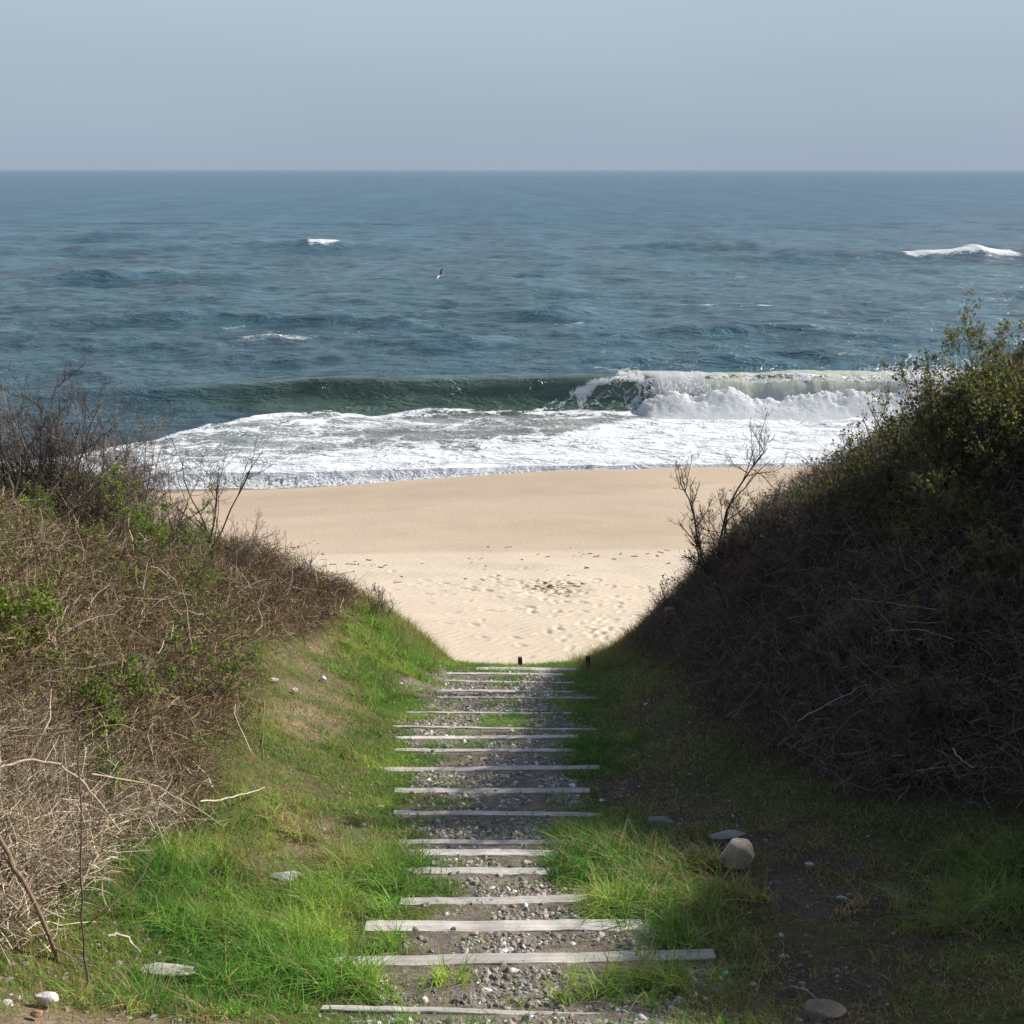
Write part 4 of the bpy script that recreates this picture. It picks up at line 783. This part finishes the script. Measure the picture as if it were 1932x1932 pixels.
for i, (px, py, y, lab, kw) in enumerate([
    (15, 722, 14.8, 'tall grey bare shrub on the left dune crest at the photo edge', dict(stems=12, spread=.45, kids=(9, 8, 6), r0=.018)),
    (85, 760, 14.6, 'dense bare shrub on the left crest, second from the edge', dict(stems=12, spread=.5, kids=(9, 8, 6), r0=.02, col=(.12, .09, .075))),
    (165, 810, 15.0, 'bare twiggy shrub behind the bright green bush on the left crest', dict(stems=10, spread=.5, kids=(9, 8, 6), r0=.016)),
    (230, 835, 15.2, 'thin bare shrub right of the bright green bush, against the surf', dict(stems=9, spread=.5, kids=(8, 7, 6), r0=.014)),
    (300, 880, 15.2, 'sparse bare shrub against the white foam on the left crest', dict(stems=8, spread=.5, kids=(7, 6, 5), r0=.012)),
    (372, 858, 15.0, 'lone open bare sapling at the end of the left crest against sand', dict(stems=3, spread=.28, kids=(6, 5, 4), r0=.018, col=DK))]):
    b, hh = top(px, py, y); kw.setdefault('col', GB); shrub('bare_shrub', b, hh * 1.12, lab, 'bare shrubs on the left crest', seed=10 + i, **kw)
for i, (px, py, y, hh, lab, kw) in enumerate([
    (175, 915, 12.2, 1.0, 'bright green leafy bush below the bare shrubs on the left crest', dict(stems=9, spread=.9, leaf=9000, lsize=(.016, .034), patch=(*hit(180, 965)[:2], .95, 1.5, 48000))),
    (60, 950, 12.0, .8, 'dull green leafy bush at the left edge below the bare shrubs', dict(stems=8, spread=1.0, leaf=4000, lsize=(.016, .034), patch=(*hit(40, 985)[:2], .9, 1.3, 28000), lcol=[(.10, .14, .04), (.12, .155, .045)])),
    (330, 1040, 12.6, .7, 'thin green bush on the slope below the lone sapling', dict(stems=7, spread=.8, leaf=1500, lsize=(.016, .034), patch=(*hit(335, 1060)[:2], .55, 1.0, 14000))),
    (25, 1250, 8.4, .7, 'bright yellow-green leafy sprout at the left edge, middle height', dict(stems=6, spread=.5, leaf=1800, lcol=[(.20, .26, .05), (.15, .20, .04)])),
    (385, 1180, 10.2, .5, 'small green sprig at the right edge of the left thicket', dict(stems=5, spread=.6, leaf=900)),
    (175, 1360, 8.2, .55, 'small leafy sprig amid brown brush left of the grass', dict(stems=4, spread=.5, leaf=900)),
    (225, 1320, 9.0, .45, 'low spread of green leaves between two sprigs on the left slope', dict(stems=5, spread=.9, leaf=900)),
    (195, 1440, 7.8, .5, 'weedy green sprig over dead brush at lower left', dict(stems=4, spread=.6, leaf=800))]):
    b, h_ = top(px, py, y); h_ = min(max(h_, hh), hh * 1.5) * 1.15; shrub('leafy_bush', b, h_, lab, 'green bushes on the left dune', seed=40 + i, kids=(6, 5, 4), r0=.009, col=(.2, .15, .1), leafpos=.1, **kw)
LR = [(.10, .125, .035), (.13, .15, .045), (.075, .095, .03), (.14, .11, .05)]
for i, (px, py, y, lab, kw) in enumerate([
    (1912, 600, 11.6, 'tallest leafy shrub at the right edge, tip above the breakers', dict(stems=10, spread=.15, leaf=9000, r0=.018, hm=.86, kids=(11, 8, 5))),
    (1935, 690, 11.0, 'dense dark leafy shrub at the right edge below the tallest', dict(stems=14, spread=.40, leaf=11000, hm=1.0, kids=(11, 8, 5))),
    (1850, 740, 11.8, 'wide leafy shrub left of the tallest, before the whitewater', dict(stems=14, spread=.55, leaf=8000, hm=.92, kids=(11, 8, 5))),
    (1760, 790, 12.4, 'leafy open-topped shrub against the white surf', dict(stems=14, spread=.6, leaf=5500, hm=.90, kids=(10, 8, 5))),
    (1665, 830, 13.2, 'shrub with round leaves sticking out over the foam edge', dict(stems=12, spread=.6, leaf=2400, hm=.88)),
    (1610, 890, 14.0, 'low leafy shrub over the waterline on the right dune', dict(stems=11, spread=.6, leaf=1800)),
    (1540, 905, 14.6, 'sprig-topped yellowish leafy shrub right of the bare tree', dict(stems=6, spread=.35, leaf=1500, lcol=[(.13, .17, .04), (.09, .13, .03)])),
    (1490, 960, 15.0, 'half bare shrub between the bare tree and the yellowish shrub', dict(stems=6, spread=.4, leaf=350)),
    (1860, 860, 10.4, 'dark leafy mass lower on the right dune under the wide shrub', dict(stems=10, spread=.5, leaf=5000)),
    (1740, 920, 11.6, 'dark twiggy shrub in the middle of the right slope', dict(stems=10, spread=.5, leaf=2600)),
    (1620, 1000, 12.8, 'dark brushy shrub below the low leafy one on the right dune', dict(stems=9, spread=.5, leaf=1200)),
    (1930, 1000, 9.6, 'dark purple-brown brush by the right edge at middle height', dict(stems=10, spread=.5, leaf=1600)),
    (1580, 905, 13.6, 'shaggy bush on the right outline, just below the round-leaved shrub', dict(stems=16, spread=.6, leaf=2600, hm=1.45)),
    (1700, 850, 12.2, 'dense dark bush under the open-topped shrub on the right outline', dict(stems=18, spread=.6, leaf=4200, hm=1.45)),
    (1480, 1000, 14.4, 'purple-brown bush low on the right outline, beside the yellowish shrub', dict(stems=16, spread=.6, leaf=700, hm=1.5)),
    (1400, 1060, 15.0, 'bare purple-brown bush right behind the crooked tree trunk', dict(stems=14, spread=.6, leaf=300, hm=1.5)),
    (1540, 1080, 12.6, 'twiggy dark bush in the middle of the right slope, left part', dict(stems=14, spread=.7, leaf=700, hm=1.1)),
    (1700, 1100, 10.6, 'twiggy dark bush in the middle of the right slope, centre part', dict(stems=14, spread=.7, leaf=900, hm=1.1)),
    (1830, 1080, 9.6, 'twiggy dark bush in the middle of the right slope, right part', dict(stems=14, spread=.7, leaf=1500, hm=1.1)),
    (1420, 1190, 13.2, 'low dark bush near the lower end of the right slope', dict(stems=14, spread=.7, leaf=300, hm=1.2)),
    (1600, 1250, 10.4, 'low dark bush above the arching pale branch on the right slope', dict(stems=14, spread=.7, leaf=400, hm=1.1)),
    (1800, 1280, 8.8, 'low dark bush at the right above the short curved branch', dict(stems=14, spread=.7, leaf=900, hm=1.1))]):
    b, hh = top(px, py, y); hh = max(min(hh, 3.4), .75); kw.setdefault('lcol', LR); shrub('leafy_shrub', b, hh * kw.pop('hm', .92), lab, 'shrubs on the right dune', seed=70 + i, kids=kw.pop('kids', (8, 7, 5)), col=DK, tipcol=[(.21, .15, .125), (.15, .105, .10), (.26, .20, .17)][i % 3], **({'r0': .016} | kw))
b, hh = top(1405, 855, 15.4); b = top(1345, 1080, 15.4)[0]
shrub('bare_tree', (b[0], b[1], b[2] - .1), (aty(1405, 862, 15.4)[2] - b[2]) * 1.25 + .15, 'crooked bare little tree at the right dune edge against the sand', None, seed=101, stems=4, spread=.12, lean=(.30, 0), kids=(12, 8, 6), ratio=(.42, .42, .45), r0=.034, col=DK, wander=.2, cat_='tree')
for i, (px, py, y, lab) in enumerate([(1290, 1085, 15.8, 'low bare bush at the very end of the right dune'), (1330, 1040, 15.8, 'bare bush at the foot of the crooked tree'), (1440, 1010, 15.3, 'low bare bush just right of the crooked tree')]):
    b, hh = top(px, py, y); shrub('bare_shrub', b, hh, lab, 'bare bushes at the right dune end', seed=120 + i, stems=7, spread=.5, kids=(6, 5, 4), r0=.009, col=DK, leaf=120, lcol=LR)
for i, (px, py, y, lab) in enumerate([(470, 985, 15.3, 'bare brush clump below the lone sapling on the left slope'), (550, 1040, 15.5, 'bare brush clump in the middle of the left dune outline'), (640, 1085, 15.8, 'bare low bush on the lower outline of the left dune'), (715, 1105, 16.0, 'last bare bush at the low end of the left dune, by the sand'), (410, 960, 15.2, 'bare brush clump right beside the lone sapling')]):
    b, hh = top(px, py, y); shrub('bare_shrub', b, hh, lab, 'bare bushes down the left outline', seed=130 + i, stems=8, spread=.5, kids=(6, 5, 4), r0=.009, col=(.15, .115, .09))

# ------------------------------------------------------------------ gull in flight over the water
bp = aty(831, 519, 62); bird = empty('sea_bird', bp); tag(bird, 'small dark and white bird flying low over the sea', 'bird')
n = 14; tq = np.linspace(0, 1, n); rad = .055 * np.sin(np.pi * np.clip(tq, .02, .98)) ** .7 * np.interp(tq, [0, .12, .2, .45, .8, 1], [.25, .75, .62, 1, .6, .5]); rad[0] = .006
P = np.stack([.25 - .5 * tq, 0 * tq, .015 * np.sin(tq * 3)], -1)[None]; V, F = tubes(P, rad[None], 10); V[:, 2] *= np.where(V[:, 0] < -.18, .4, 1); V[:, 1] *= np.where(V[:, 0] < -.18, 1.8, 1)
mesh_np('body', V, F, M['feather'], bird, True, {'col': ('FLOAT_COLOR', rgba(np.where(V[:, 2:3] > .03, np.array([[.35, .36, .38]]), np.array([[.85, .86, .88]]))))})
for sgn, cc in ((1, (.75, .78, .8)), (-1, (.035, .035, .04))):  # lit wing and shaded wing set by colour: one pale, one near black
    m = 12; tw_ = np.linspace(0, 1, m); ch = .15 * (1 - tw_ ** 2.2) + .012; yy = sgn * (.03 + .50 * tw_); zz_ = .22 * np.sin(tw_ * 1.9) ; xq = .06 + .05 * np.sin(tw_ * 3) - .16 * tw_ ** 2
    rows = [np.stack([xq, yy, zz_], -1), np.stack([xq - ch * .35, yy, zz_ + .018], -1), np.stack([xq - ch, yy, zz_ - .003], -1), np.stack([xq - ch * .35, yy, zz_ - .004], -1)]
    V = np.stack(rows, 1).reshape(-1, 3); F = np.array([(i * 4 + j, i * 4 + (j + 1) % 4, (i + 1) * 4 + (j + 1) % 4, (i + 1) * 4 + j) for i in range(m - 1) for j in range(4)])
    mesh_np('wing', V, F, M['feather'], bird, True, {'col': ('FLOAT_COLOR', rgba(np.tile(cc, (len(V), 1))))})
bird.scale = (.68,) * 3; bird.rotation_euler = (math.radians(-50), math.radians(-8), math.radians(150))
